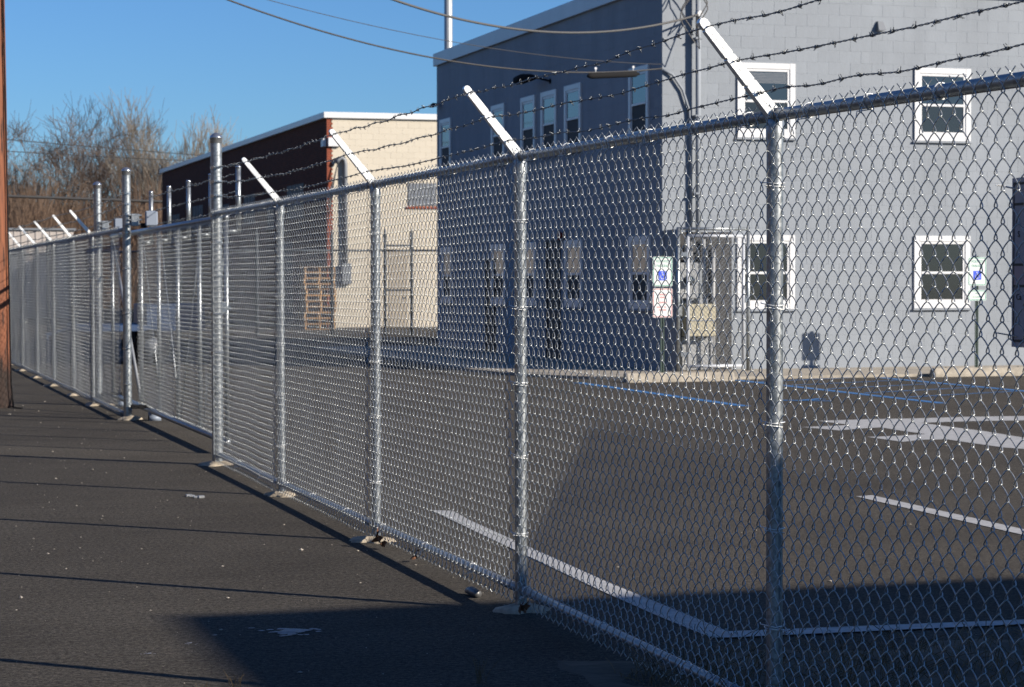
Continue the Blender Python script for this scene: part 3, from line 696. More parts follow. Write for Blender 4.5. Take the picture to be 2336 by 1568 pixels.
# fixtures on it
al = thing('alarm_bell', 'small red alarm bell beside the top of the dark side door', 'alarm', (BX, 40.15, 2.40))
mb = MB(); mb.tube([(BX-.002,40.15,2.42),(BX-.04,40.15,2.42),(BX-.09,40.15,2.42),(BX-.10,40.15,2.42)], 0, 16, rs=[.05,.05,.10,.07]); obj('bell', mb, REDP, al, True)
mb = MB(); mb.box(BX-.03, BX-.0, 40.09,40.21,2.36,2.48,.005); obj('back_box', mb, REDP, al)
lamp = thing('wall_lamp', 'black cobra head lamp sticking out high on the shaded wall', 'lamp', (BX, 40.9, 5.42))
mb = MB(); mb.tube([(BX-.0,40.92,5.42),(BX-.12,41.0,5.46),(BX-.25,41.1,5.50)], .02, 10); obj('arm', mb, BLACKP, lamp, True)
mb = MB(); mb.tube([(BX-.22,41.05,5.50),(BX-.30,41.22,5.51),(BX-.38,41.55,5.51),(BX-.42,41.8,5.50),(BX-.43,41.88,5.50)], 0, 16, rs=[.02,.07,.10,.08,.02]); obj('lamp_head', mb, BLACKP, lamp, True)
mb = MB(); mb.tube([(BX-.002,40.92,5.42),(BX-.02,40.92,5.42)], .05, 12); obj('wall_plate', mb, BLACKP, lamp)
wl = thing('wall_light', 'small grey wedge shaped light high on the sunlit wall', 'light', (17.22, BY, 5.9))
mb = MB(); mb.add([(17.17,BY-.006,5.86),(17.31,BY-.006,5.86),(17.31,BY-.12,5.86),(17.17,BY-.12,5.86),(17.18,BY-.006,6.02),(17.30,BY-.006,6.02),(17.29,BY-.04,6.02),(17.19,BY-.04,6.02)], [(0,1,2,3),(4,7,6,5),(0,4,5,1),(2,1,5,6),(3,2,6,7),(0,3,7,4)]); obj('housing', mb, LOUVER, wl)
mb = MB(); mb.box(17.185,17.295,BY-.11,BY-.02,5.852,5.858); obj('lens', mb, WHITE, wl)
cm = thing('security_camera', 'little black camera near the far top corner of the shaded wall', 'camera', (BX, 49.2, 5.6))
mb = MB(); mb.tube([(BX-.0,49.2,5.62),(BX-.14,49.2,5.62)], .015, 8); obj('bracket', mb, BLACKP, cm)
mb = MB(); mb.tube([(BX-.12,49.3,5.60),(BX-.22,49.0,5.56)], .05, 12); obj('body', mb, BLACKP, cm)

# service mast and its cables
ms = thing('service_mast', 'grey painted electrical service mast with weatherhead and looping cables on the sunlit wall', 'service mast', (13.83, BY-.12, 2.4))
mb = MB(); mb.tube([(13.83,BY-.12,2.30),(13.83,BY-.12,4),(13.83,BY-.12,6.45)], .043, 16); obj('conduit', mb, BLUEGRAY, ms, True)
mb = MB(); mb.tube([(13.83,BY-.12,6.40),(13.80,BY-.16,6.52),(13.72,BY-.24,6.56),(13.66,BY-.3,6.50)], 0, 14, rs=[.05,.075,.075,.05]); obj('weatherhead', mb, EQG, ms, True)
for z in (3.0, 4.3, 5.6):
    mb = MB(); mb.box(13.77,13.89,BY-.17,BY-.0,z,z+.03); obj('strap', mb, BLUEGRAY, ms)
mb = MB()
for k, (r_, dz) in enumerate(((.22,.62),(.30,.75),(.17,.5),(.36,.95))):
    pts = [(13.68-.02*k, BY-.28, 6.48)]+[(13.83-.10+r_*math.sin(t)*(-1 if k % 2 else 1)*.95, BY-.28-.05*k, 6.45-dz*t/math.pi*1.1-.05*math.sin(2*t)) for t in np.linspace(.3, math.pi, 9)]+[(13.78, BY-.2, 6.0)]
    mb.tube(pts, .010, 6)
obj('drip_loop', mb, CABLEL, ms, True)
mb = MB(); mb.tube([(13.23,BY-.03,5.08),(13.40,BY-.05,5.0),(13.58,BY-.05,4.75),(13.70,BY-.05,4.4),(13.73,BY-.05,3.8),(13.73,BY-.05,2.42)], .022, 8); obj('side_conduit', mb, BLUEGRAY, ms, True)
mb = MB(); mb.tube([(13.83,BY-.17,6.02),(13.83,BY-.22,6.02)], .05, 12); mb.lathe([(.045,5.99),(.055,5.99),(.055,6.06),(.045,6.06)],13.83,BY-.12,16); obj('insulator', mb, WHITE, ms)

def cable(label, cat, a, b, bq, cq, r, m, t1=1.0, group=None, wob=0):
    mb = MB(); pts = []
    for k in range(61):
        t = t1*k/60; pts.append((a[0]+(b[0]-a[0])*t, a[1]+(b[1]-a[1])*t, a[2]+bq*t+cq*t*t))
    mb.tube(pts, r, 10); o = obj('power_cable', mb, m, None, True); tag(o, label, cat, group); return o
PT = (1.855, 27.95)
cable('thick twisted service cable sagging from above to the mast on the grey building', 'cable', (13.80,BY-.2,6.0), (*PT,8.15), -3.75, 5.9, .018, CABLEL, group='overhead cables')
cable('dark cable that carries a black splice case beside the grey building corner', 'cable', (13.20,BY-.05,5.1), (*PT,6.3), -1.80, 3.03, .012, CABLE, group='overhead cables')
cable('thinnest overhead wire, between the two thicker cables, ending at the grey corner', 'cable', (13.20,BY-.05,5.17), (*PT,6.1), -.69, 1.64, .005, CABLE, group='overhead cables')
sc = thing('splice_case', 'long black splice case hanging under the dark cable before an upper window', 'splice case', (12.5, 34.4, 4.95))
def cpt(t): return Vector((13.20+(PT[0]-13.20)*t, BY-.05+(PT[1]-BY+.05)*t, 5.1-1.80*t+3.03*t*t))
p0, p1 = cpt(.045), cpt(.145)
mb = MB(); dn = Vector((0,0,-.055)); mb.tube([p0+dn, p0.lerp(p1,.04)+dn, p0.lerp(p1,.08)+dn, p0.lerp(p1,.92)+dn, p0.lerp(p1,.96)+dn, p1+dn], 0, 14, rs=[.018,.03,.05,.05,.042,.02]); obj('case', mb, BLACKP, sc, True)
mb = MB()
for t in (.12,.85): q = p0.lerp(p1,t); mb.tube([q+Vector((0,0,-.0)), q+Vector((0,0,.06))], .008, 6); mb.tube([q+Vector((0,-.015,.06)), q+Vector((0,.015,.06))], .022, 8)
obj('hanger', mb, WHITE, sc)

# meter cage by the sunlit corner
mc_ = thing('meter_cage', 'galvanised chain link cage with a gate standing against the corner of the grey building', 'cage', (13.9, 34.24, .045))
CY = 34.20; X0, X1 = 13.27, 14.52; Z0, Z1 = .05, 2.42
for x in (X0, X1):
    mb = MB(); mb.tube([(x,CY,Z0-.01),(x,CY,Z1)], .032, 14); obj('post', mb, GALV, mc_, True)
mb = MB(); mb.tube([(X0-.02,CY,Z1-.01),(X1+.02,CY,Z1-.01)], .026, 12); obj('top_rail', mb, GALV, mc_, True)
gx0, gx1, gz0, gz1 = X0+.16, X1-.10, .13, Z1-.13
gf = MB()
for a, b in (((gx0,gz0),(gx0,gz1)),((gx1,gz0),(gx1,gz1)),((gx0,gz0),(gx1,gz0)),((gx0,gz1),(gx1,gz1))): gf.tube([(a[0],CY-.03,a[1]),(b[0],CY-.03,b[1])], .028, 12)
gtf = obj('gate_frame', gf, FASCIA, mc_, True)
dm = MB(); st = .075
def diag(dm, x0, x1, z0, z1, y, st, r=.0022):
    for s in (1, -1):
        c = (x0-z1) if s > 0 else (x0+z0); end = (x1-z0) if s > 0 else (x1+z1)
        while c < end:
            pts = []
            # x = c + s*z
            lo, hi = (max(z0, x0-c), min(z1, x1-c)) if s > 0 else (max(z0, c-x1), min(z1, c-x0))
            if hi-lo > .01: dm.tube([(c+s*lo, y+s*.002, lo), (c+s*hi, y+s*.002, hi)], r, 4, cap=False)
            c += st
diag(dm, gx0, gx1, gz0, gz1, CY-.03, st); o = obj('chain_link_mesh', dm, WIRE, mc_); o['kind'] = 'stuff'
mb = MB(); mb.box(X0-.012, X0+.004, CY+.035, BY-.012, Z0, Z1-.02); obj('side_panel', mb, LOUVER, mc_)
mb = MB(); mb.box(14.02, X1-.05, BY-.05, BY-.012, Z0, Z1-.05); obj('shade_board', mb, DARKIN, mc_)  # dark board added in place of the mesh shadow on the wall
mb = MB(); mb.box(X0+.04, 14.01, BY-.012, BY-.008, 1.86, Z1-.05); obj('shade_board', mb, DARKIN, mc_)  # second dark board for the shade above the equipment
mb = MB(); mb.box(gx1+.015, gx1+.09, CY-.06, CY-.03, 1.18, 1.28, .005); obj('latch', mb, CAPM, mc_)
mb = MB(); mb.box(gx0-.13, gx0-.01, CY-.05, CY-.03, 1.95, 2.02); mb.box(gx0-.13, gx0-.01, CY-.05, CY-.03, .3, .37); obj('hinge', mb, CAPM, mc_)
mtr = thing('electric_meter', 'grey electric meter box inside the cage, above the cream box', 'meter', (13.6, BY-.2, 1.3))
mb = MB(); mb.box(13.47,13.80,BY-.22,BY-.012,1.25,1.85,.01); obj('meter_box', mb, EQG, mtr)
mb = MB(); mb.tube([(13.62,BY-.22,1.55),(13.62,BY-.30,1.55),(13.62,BY-.34,1.55)], 0, 18, rs=[.085,.085,.07]); obj('meter_dial', mb, GLASS, mtr, True)
mb = MB(); mb.tube([(13.62,BY-.1,1.85),(13.62,BY-.1,2.2)], .03, 10); mb.tube([(13.72,BY-.1,1.85),(13.72,BY-.1,2.2)], .02, 10); obj('conduit', mb, EQG, mtr)
cb = thing('utility_box', 'cream coloured utility box low inside the cage', 'utility box', (13.7, BY-.5, .5))
mb = MB(); mb.box(13.47,14.0,BY-.50,BY-.30,.62,1.16,.012); obj('box', mb, EQC, cb)
mb = MB(); mb.box(13.49,13.98,BY-.512,BY-.501,.88,.90); obj('door_seam', mb, EQG, cb)
mb = MB(); mb.box(13.50,13.54,BY-.45,BY-.41,.05,.62); obj('leg', mb, EQG, cb); mb = MB(); mb.box(13.93,13.97,BY-.45,BY-.41,.05,.62); obj('leg', mb, EQG, cb)
pb2 = thing('switch_cabinet', 'tall grey panel standing behind the cage gate', 'cabinet', (13.7, BY-.3, .05))
mb = MB(); mb.box(13.48,13.98,BY-.27,BY-.012,.05,.60,.01); mb.box(13.82,13.98,BY-.2,BY-.012,.60,1.25,.01); obj('cabinet', mb, EQG, pb2)
mb = MB(); mb.tube([(14.12,BY-.08,.1),(14.12,BY-.08,2.1)], .035, 12); mb.tube([(13.95,BY-.08,1.2),(13.95,BY-.08,2.25)], .03, 12); obj('riser', mb, EQG, pb2, True)

# wheel stops
def wheel_stop(x0, x1, y, label):
    o = thing('wheel_stop', label, 'wheel stop', ((x0+x1)/2, y, 0), 'concrete wheel stops in front of the building')
    mb = MB(); n = 16; pr = [(-.10,0),(-.095,.05),(-.065,.125),(-.045,.14),(.045,.14),(.065,.125),(.095,.05),(.10,0)]
    xs = [x0, x0+.02]+[x0+(x1-x0)*k/n for k in range(1, n)]+[x1-.02, x1]
    for i, x in enumerate(xs):
        s = .86 if i in (0, len(xs)-1) else 1
        for (a, b) in pr: mb.v.append((x, y+a*s+rnd.uniform(-.003,.003), b*s+(rnd.uniform(-.003,.003) if b > .01 else 0)))
    k = len(pr)
    for i in range(len(xs)-1):
        for j in range(k): mb.f.append((i*k+j, i*k+(j+1)%k, (i+1)*k+(j+1)%k, (i+1)*k+j))
    mb.f += [tuple(range(k)), tuple(len(xs)*k-1-j for j in range(k))]
    obj('concrete_bar', mb, CONC, o)
    mb = MB()
    for x in (x0+.25, x1-.25): mb.tube([(x,y,.135),(x,y,.152)], .014, 8)
    obj('pin', mb, CABLE, o)
wheel_stop(11.45, 13.22, 31.75, 'concrete wheel stop in front of the meter cage')
wheel_stop(16.75, 18.55, 31.95, 'concrete wheel stop under the reserved parking sign beside the lower window')

# reserved parking signs
def text_mesh(s, size, m, align='CENTER'):
    cu = bpy.data.curves.new('text', 'FONT'); cu.body = s; cu.size = size; cu.align_x = align; cu.extrude = .0006; cu.resolution_u = 3
    ob = bpy.data.objects.new('text', cu); C.objects.link(ob); dg = bpy.context.evaluated_depsgraph_get()
    me = bpy.data.meshes.new_from_object(ob.evaluated_get(dg)); bpy.data.objects.remove(ob); me.materials.clear(); me.materials.append(m); return me
def text(parent, s, size, m, loc, rotz=0, align='CENTER', sx=1): return place('lettering', text_mesh(s, size, m, align), parent, loc, (R(90), 0, rotz), (sx, 1, 1))
def rrect(mb, x0, x1, z0, z1, y0, y1, r):
    pts = []
    for cx, cz, a0 in ((x1-r,z1-r,0),(x0+r,z1-r,90),(x0+r,z0+r,180),(x1-r,z0+r,270)):
        for k in range(5): a = R(a0+k*22.5); pts.append((cx+r*math.cos(a), cz+r*math.sin(a)))
    n = len(pts); mb.add([(x,y0,z) for x,z in pts]+[(x,y1,z) for x,z in pts], [tuple(range(n-1,-1,-1)), tuple(range(n,2*n))]+[(i,(i+1)%n,n+(i+1)%n,n+i) for i in range(n)])
def plate(parent, cx, y, z0, z1, wd, colb, name='sign_panel'):
    x0, x1 = cx-wd/2, cx+wd/2; mb = MB(); rrect(mb, x0, x1, z0, z1, y, y+.003, .025); p = obj(name, mb, SIGNW, parent)
    b = MB(); t = .012; e = .008
    b.box(x0+e+.02,x1-e-.02,y-.0012,y,z1-e-t,z1-e); b.box(x0+e+.02,x1-e-.02,y-.0012,y,z0+e,z0+e+t); b.box(x0+e,x0+e+t,y-.0012,y,z0+e+.02,z1-e-.02); b.box(x1-e-t,x1-e,y-.0012,y,z0+e+.02,z1-e-.02)
    for sx, sz, cxx, czz in ((1,1,x1-e-.02,z1-e-.02),(-1,1,x0+e+.02,z1-e-.02),(1,-1,x1-e-.02,z0+e+.02),(-1,-1,x0+e+.02,z0+e+.02)):
        arc = [(cxx+sx*(.02-t/2)*math.cos(a), y-.0006, czz+sz*(.02-t/2)*math.sin(a)) for a in np.linspace(0, math.pi/2, 5)]
        b.tube(arc, t/2*.9, 4)
    obj('border', b, colb, p); return p
def isa(parent, cx, y, zc, s):
    mb = MB(); mb.box(cx-s/2,cx+s/2,y-.0015,y-.0003,zc-s/2,zc+s/2); obj('symbol_ground', mb, SIGNB, parent)
    g = MB(); yy = y-.003; q = s/100.
    g.tube([(cx-4*q,yy,zc+33*q),(cx-4*q,yy+.002,zc+33*q)], 7*q, 12)                       # head
    g.tube([(cx-4*q,yy,zc+24*q),(cx-2*q,yy,zc+2*q),(cx+18*q,yy,zc+1*q),(cx+27*q,yy,zc-26*q),(cx+35*q,yy,zc-23*q)], 3.8*q, 6)
    g.tube([(cx-3*q,yy,zc+13*q),(cx+14*q,yy,zc+13*q)], 3.2*q, 6)
    g.tube([(cx-4*q+23*q*math.cos(a),yy,zc-12*q+23*q*math.sin(a)) for a in np.linspace(R(128), R(335), 16)], 3.6*q, 6)
    obj('wheelchair_symbol', g, SIGNW, parent)
def reserved(x, y, van, label):
    t = thing('parking_sign', label, 'sign', (x, y, .045), 'reserved parking signs by the building')
    z1 = 1.93; wd = .335
    p = plate(t, x, y, z1-.47, z1, wd, GREENS)
    text(p, 'RESERVED', .062, GREENS, (x, y-.001, z1-.09), sx=.82); text(p, 'PARKING', .062, GREENS, (x, y-.001, z1-.165), sx=.82); isa(p, x, y, z1-.30, .15)
    if van:
        q = plate(t, x, y, z1-.72, z1-.545, wd, GREENS); text(q, 'VAN', .045, GREENS, (x, y-.001, z1-.615)); text(q, 'ACCESSIBLE', .036, GREENS, (x, y-.001, z1-.67), sx=.9)
    else:
        q = plate(t, x, y, z1-.965, z1-.50, wd, SIGNR)
        b = MB()                                   # rows of small red print, too small to read
        for z, a, c in ((.60,-.05,.05),(.645,-.05,.05),(.725,-.08,-.01),(.725,.0,.07),(.80,-.10,-.05),(.80,-.03,.0),(.80,.03,.06),(.845,-.06,.06)):
            k = a
            while k < c: b.box(x+k,x+k+.011,y-.0012,y-.0002,z1-z-.011,z1-z+.011); k += .016
        obj('print_row', b, SIGNR, q)
    mb = MB(); mb.box(x-.03,x-.012,y+.006,y+.022,.04,z1+.02); mb.box(x+.012,x+.03,y+.006,y+.022,.04,z1+.02); mb.box(x-.014,x+.014,y+.020,y+.026,.04,z1+.02)
    obj('post', mb, POSTG, t)
    hb = MB()
    for k in range(24): hb.box(x-.005,x+.005,y+.018,y+.0205,.1+k*.05,.112+k*.05)
    o = obj('punched_hole', hb, DOORD, t); o['kind'] = 'stuff'
reserved(12.52, 32.95, False, 'reserved parking sign with a red bordered plate below it, left of the cage')
reserved(18.05, 32.85, True, 'reserved parking sign with a small green plate below, beside the lower right window')

# sign hanging on the fence at the right edge
fsn = thing('fence_sign', 'lilac grey notice board hung inside the fence near the camera', 'sign', (3.10, 5.2, 1.36))
SY0, SY1, SZ0, SZ1 = 5.12, 5.428, 1.366, 1.83; SX = 3.088
mb = MB(); mb.box(SX, SX+.004, SY0, SY1, SZ0, SZ1, .0012); pn = obj('panel', mb, SIGNG, fsn)
H_ = SZ1-SZ0; e = .0095; b = MB()
def hz(fr): return SZ1-H_*fr
for fr_ in (.034,.156,.513,.639,.962): b.box(SX-.0012,SX-.0002,SY0+e,SY1-e,hz(fr_)-.0035,hz(fr_)+.0035)
b.box(SX-.0012,SX-.0002,SY1-e-.005,SY1-e,hz(.962),hz(.034)); b.box(SX-.0012,SX-.0002,SY0+e,SY0+e+.005,hz(.962),hz(.034)); obj('ruled_frame', b, INK, pn)
b = MB(); b.box(SX-.0009,SX-.0002,SY0+e+.006,SY1-e-.006,hz(.634),hz(.518)); obj('pink_field', b, SIGNPK, pn)
text(pn, 'S', .024, INK, (SX-.0012, SY1-.034, hz(.35)), R(-90), 'LEFT'); text(pn, 'Ca', .024, INK, (SX-.0012, SY1-.027, hz(.72)), R(-90), 'LEFT')
for z in (SZ0+.03, SZ1-.03):
    for y in (SY0+.03, SY1-.03): mb = MB(); mb.tube([(SX-.06,y,z+.01),(SX-.002,y,z),(SX-.002,y+.012,z),(SX-.06,y+.012,z+.01)], .0016, 6); obj('wire_hook', mb, ALU, fsn)

# ------------------------------------------------------------------ brick and cream building
CX, CYF, CYB, CX2, CZ = 15.62, 72.6, 112.0, 40.0, 7.0
bb = thing('brick_building', 'flat roofed building with a cream block front and a long dark brick side', 'building', (CX, CYF, 0))
mb = MB(); mb.box(CX+.001, CX2, CYF+.02, CYB, -.05, CZ); bw_ = obj('side_wall', mb, BRICK, bb)
mb = MB(); mb.box(CX+.16, CX2-.01, CYF, CYF+.05, -.05, CZ); cw = obj('front_wall', mb, CREAMJ, bb)
ch = [(18.38-CX-.16, 19.42-CX-.16, 4.08, 4.88), (17.70-CX-.16, 18.40-CX-.16, 0, 2.6)]
block_wall(cw, (CX+.16, CYF, 0), 0, 5.2, CZ, ch, CREAM, in_view, 295, proud=.004)
q = MB()
for k in range(92):
    z = k*.0762; ww = .20 if k % 2 else .13
    q.box(CX-.004, CX+ww, CYF-.02, CYF+.05, z+.004, z+.0722)
o = obj('corner_bricks', q, BRICKR, bb); o['kind'] = 'stuff'
mb = MB(); mb.box(CX-.12, CX2, CYF-.10, CYF+.3, CZ, CZ+.20, .01); obj('coping', mb, WHITE, bb)
mb = MB(); mb.box(CX-.12, CX+.3, CYF+.304, CYB+.1, CZ, CZ+.20, .01); obj('coping', mb, WHITE, bb)
rf = MB(); rf.box(CX+.3, CX2-.02, CYF+.32, CYB-.02, CZ-.02, CZ+.03); obj('roof', rf, CONC, bb)
# glass block window and door in the front, windows along the brick side
wn = MB(); wn.box(18.40,19.40,CYF-.012,CYF+.004,4.10,4.86); wo = obj('window', wn, LOUVER, bb)
for i in range(5):
    for j in range(4):
        g = MB(); g.box(18.41+i*.196,18.41+i*.196+.185,CYF-.03,CYF-.012,4.11+j*.187,4.11+j*.187+.176,.006); obj('glass_block', g, LOUVER, wo)
s = MB(); s.box(18.34,19.46,CYF-.06,CYF+.0,4.0,4.08,.005); obj('sill', s, BRICKR, wo)
dd = MB(); dd.box(17.72,18.38,CYF-.02,CYF+.004,.0,2.58,.004); do = obj('door', dd, mat('beige_door', (0.284, 0.2469, 0.1914), .7), bb)
dh = MB(); dh.tube([(18.28,CYF-.02,1.0),(18.28,CYF-.08,1.0)], .025, 10); obj('handle', dh, CAPM, do)
for y0, y1, z0, z1 in ((76.5,79.5,3.9,5.0),(82,83.4,3.6,4.7),(86,88.5,3.9,5.0),(92,94.5,3.6,4.8),(99,102,3.9,5.0),(106,108.5,3.6,4.8),(78.5,80.5,0,3.0)):
    m_ = MB(); m_.box(CX-.006,CX+.004,y0,y1,z0,z1); wv = obj('window' if z0 > 1 else 'door', m_, DOORD, bb)
    m_ = MB(); m_.box(CX-.05,CX+.002,y0-.1,y1+.1,z0-.09,z0-.002); obj('sill', m_, CONC, wv)
    if z0 > 1:
        for k in range(1, 4): yy = y0+(y1-y0)*k/4; m_ = MB(); m_.box(CX-.02,CX-.007,yy-.02,yy+.02,z0,z1); obj('muntin', m_, LOUVER, wv)
fx = thing('wall_fixture', 'white junction box on the top corner of the brick building', 'junction box', (CX, CYF, 6.2))
mb = MB(); mb.box(CX-.12,CX-.005,CYF+.05,CYF+.4,6.05,6.35,.01); mb.box(CX+.02,CX+.45,CYF-.14,CYF-.021,6.05,6.35,.01); obj('box', mb, WHITE, fx)
m2 = thing('service_mast', 'gooseneck service mast, coloured dark for its shadow on the cream wall, beside the brick corner', 'service mast', (16.2, CYF, 2.2))
mb = MB(); mb.tube([(16.22,CYF-.12,2.15),(16.22,CYF-.12,5.45),(16.20,CYF-.12,5.6),(16.10,CYF-.14,5.68),(15.98,CYF-.16,5.62),(15.92,CYF-.16,5.5)], .075, 12); obj('conduit', mb, LOUVER, m2, True)  # thick dark pipe drawn where the mast's shadow shows on the wall
mb = MB()
for k in range(5):
    a = .25+.12*k; mb.tube([(15.95,CYF-.18,5.5),(15.9-a*.4,CYF-.2,5.0-a),(15.75-a*.15,CYF-.2,4.3-a*.5),(15.62,CYF-.12,3.9-.1*k)], .014, 6)
obj('drip_loop', mb, CABLE, m2, True)
mb = MB(); mb.box(16.08,16.40,CYF-.2,CYF-.01,1.45,2.15,.01); obj('meter_box', mb, LOUVER, m2)

# pallets stacked by the brick corner
def pallet_mesh():
    mb = MB(); L, W = 1.0, .9
    for k in range(7): y = k*(W-.09)/6; mb.box(0, L, y, y+.09, .118, .135)
    for k in range(3): mb.box(0, L, k*(W-.09)/2, k*(W-.09)/2+.09, .0, .016)
    for k in range(3): x = k*(L-.06)/2; mb.box(x, x+.06, .004, W-.004, .016, .118)
    return mesh_from('wooden_pallet', mb.v, mb.f, PALLETM)
PM = pallet_mesh()
for k in range(11):
    o = bpy.data.objects.new('wooden_pallet', PM); C.objects.link(o); o.location = (14.28+rnd.uniform(-.05,.05)+.012*k*(k<7), 69.9+rnd.uniform(-.03,.03), k*.184); o.scale = (1, 1, 1.33); o.rotation_euler = (0,0,R(rnd.uniform(-3,3)))
    tag(o, 'brown wooden pallet in the tall stack by the brick corner', 'pallet', 'pallets stacked by the brick corner')

# ------------------------------------------------------------------ rear fence behind the grey building
rfn = thing('chain_link_fence', 'dark distant chain link fence with pointed posts crossing before the cream wall', 'fence', (12, 61.2, 0))
RP = [(17.8,60.7),(15.55,60.95),(14.8,61.05),(13.3,61.2),(11.2,61.4),(9.2,62.4),(7.4,66),(6.2,70),(5.2,74.5)]
pmb = MB(); pmb.tube([(0,0,0),(0,0,2.5),(0,0,2.85),(0,0,3.05)], 0, 10, rs=[.045,.045,.05,.008]); RFM = mat('dull_dark_zinc', (.05, .06, .07), .7, .2); pmf = mesh_from('line_post', pmb.v, pmb.f, RFM, True)
for x, y in RP: place('line_post', pmf, rfn, (x,y,0))
for a, b in zip(RP[:-1], RP[1:]):
    mb = MB(); mb.tube([(*a,2.42),(*b,2.42)], .03, 10); obj('top_rail', mb, RFM, rfn, True)
    L = math.dist(a, b); o = place('chain_link_mesh', FABFAR, rfn, (a[0],a[1],.05), (0,0,math.atan2(b[1]-a[1], b[0]-a[0])-math.pi/2), (1, L/BAYW, 1.08)); o['kind'] = 'stuff'
for x0, x1, y, z in ((14.8,15.55,61.0,2.56),(14.8,15.55,61.0,1.3)):
    mb = MB(); mb.tube([(x0,y+.04,z),(x1,y-.03,z)], .028, 8); obj('gate_bar', mb, RFM, rfn)

# pale building far behind the left fence
pbld = thing('pale_building', 'long low pale metal sided building far behind the left fence', 'building', (4, 96, 0))
mb = MB(); mb.box(-14, 9.6, 96, 112, -.05, 3.75); obj('wall', mb, PALEB, pbld)
mb = MB()
for k in range(78): x = -14+.3*k+.1; mb.box(x, x+.05, 95.97, 96.0, 0, 3.7)
o = obj('siding_rib', mb, PALEB, pbld); o['kind'] = 'stuff'
mb = MB(); mb.box(-14.1, 9.7, 95.9, 112.1, 3.75, 3.84); obj('roof', mb, LOUVER, pbld)
mb = MB(); mb.box(5.0,7.6,95.95,95.99,0,2.9); obj('loading_door', mb, LOUVER, pbld)

# blue trailer behind the gate
tr = thing('utility_trailer', 'low navy blue trailer parked behind the sliding gate', 'trailer', (5.0, 43, 0))
mb = MB(); mb.box(2.9+1.3, 6.6, 41.6, 43.6, .62, .74, .01); obj('bed', mb, TRAILB, tr)
mb = MB(); mb.box(5.5, 6.6, 41.65, 43.55, .74, 1.12, .01); obj('tool_box', mb, TRAILB, tr)
for y in (41.55, 43.45):
    mb = MB(); mb.tube([(5.6,y,.33),(5.6,y+.2,.33)], .33, 24); wl_ = obj('wheel', mb, BLACKP, tr, True)
    mb = MB(); mb.tube([(5.6,y-.01,.33),(5.6,y+.21,.33)], .16, 16); obj('rim', mb, LOUVER, wl_, True)
mb = MB(); mb.box(5.55,5.65,41.8,43.4,.3,.36); mb.box(5.4,5.5,41.8,41.9,.36,.62); mb.box(5.4,5.5,43.3,43.4,.36,.62); obj('axle', mb, TRAILB, tr)
mb = MB(); mb.tube([(4.2,42.6,.66),(3.75,42.6,.55),(3.75,42.6,.02)], .04, 8); obj('jack_stand', mb, TRAILB, tr)

# light pole behind the grey building
lp = thing('light_pole', 'tall grey metal pole rising from behind the roof of the grey building', 'pole', (16.2, 56.5, 0))
LX, LY = 15.30, 56.0
mb = MB(); mb.tube([(LX,LY,0),(LX,LY,6),(LX,LY,13)], 0, 20, rs=[.125,.112,.10]); obj('shaft', mb, galv_mat('pole_paint',(.27,.29,.3),(.36,.37,.38),.3,.4,.5), lp, True)
mb = MB(); mb.box(LX-.2,LX+.2,LY-.2,LY+.2,0,.03); obj('base_plate', mb, CAPM, lp)
mb = MB(); mb.tube([(LX,LY,12.9),(LX-.6,LY-.6,13.2),(LX-1.4,LY-1.4,13.3)], .05, 10); mb.box(LX-2.0,LX-1.3,LY-1.8,LY-1.2,13.22,13.36,.02); obj('lamp_arm', mb, CAPM, lp)

# far telephone cables beyond the left fence
def far_cable(pts, r, label):
    mb = MB(); a, c, b = [Vector(p) for p in pts]; P = [(a*(1-t)*(1-t)+c*2*t*(1-t)+b*t*t) for t in np.linspace(0, 1, 30)]
    mb.tube(P, r, 8); tag(obj('telephone_cable', mb, CABLE, None, True), label, 'cable', 'cables in front of the far trees')
far_cable([(-12,118,6.6),(5,118,6.1),(24,118,5.6)], .075, 'thick dark cable stretched level in front of the far trees')
far_cable([(-16,112,9.9),(3,112,7.9),(20,112,7.6)], .02, 'lower thin wire sloping across the bare crowns')
far_cable([(-16,112,10.6),(3,112,8.8),(20,112,7.8)], .02, 'upper thin wire sloping across the bare crowns')

# ------------------------------------------------------------------ building behind the camera whose shadow falls on the street
sb = thing('flat_roofed_building', 'tall building out of frame on the right whose shadow crosses the foreground', 'building', (12.85, -.5, 0))
hh = 7.0; Ls = hh/math.tan(SUN_EL); sxx = 1.46+Ls*math.sin(SUN_AZ); syy = 10.22+Ls*math.cos(SUN_AZ)
mb = MB(); mb.box(sxx, sxx+16, syy-14, syy, 0, hh); obj('wall', mb, BLUEGRAY, sb)
mb = MB(); mb.box(sxx-.0, sxx+16, syy-14, syy, hh+.002, hh+.01); obj('roof', mb, CONC, sb)

ab = thing('flat_roofed_building', 'long brown unseen building across the street, added to block low sky light', 'building', (-17, 60, 0))
mb = MB(); mb.box(-30, -17, 4, 150, 0, 6.5); obj('wall', mb, mat('tan_brick_far', (0.1049, 0.07716, 0.05556), .9, var=.1, scale=2), ab)  # unseen block added to cut low sky light and bounce warm light
mb = MB(); mb.box(-30.1, -16.9, 3.9, 150.1, 6.5, 6.7); obj('roof', mb, CONC, ab)

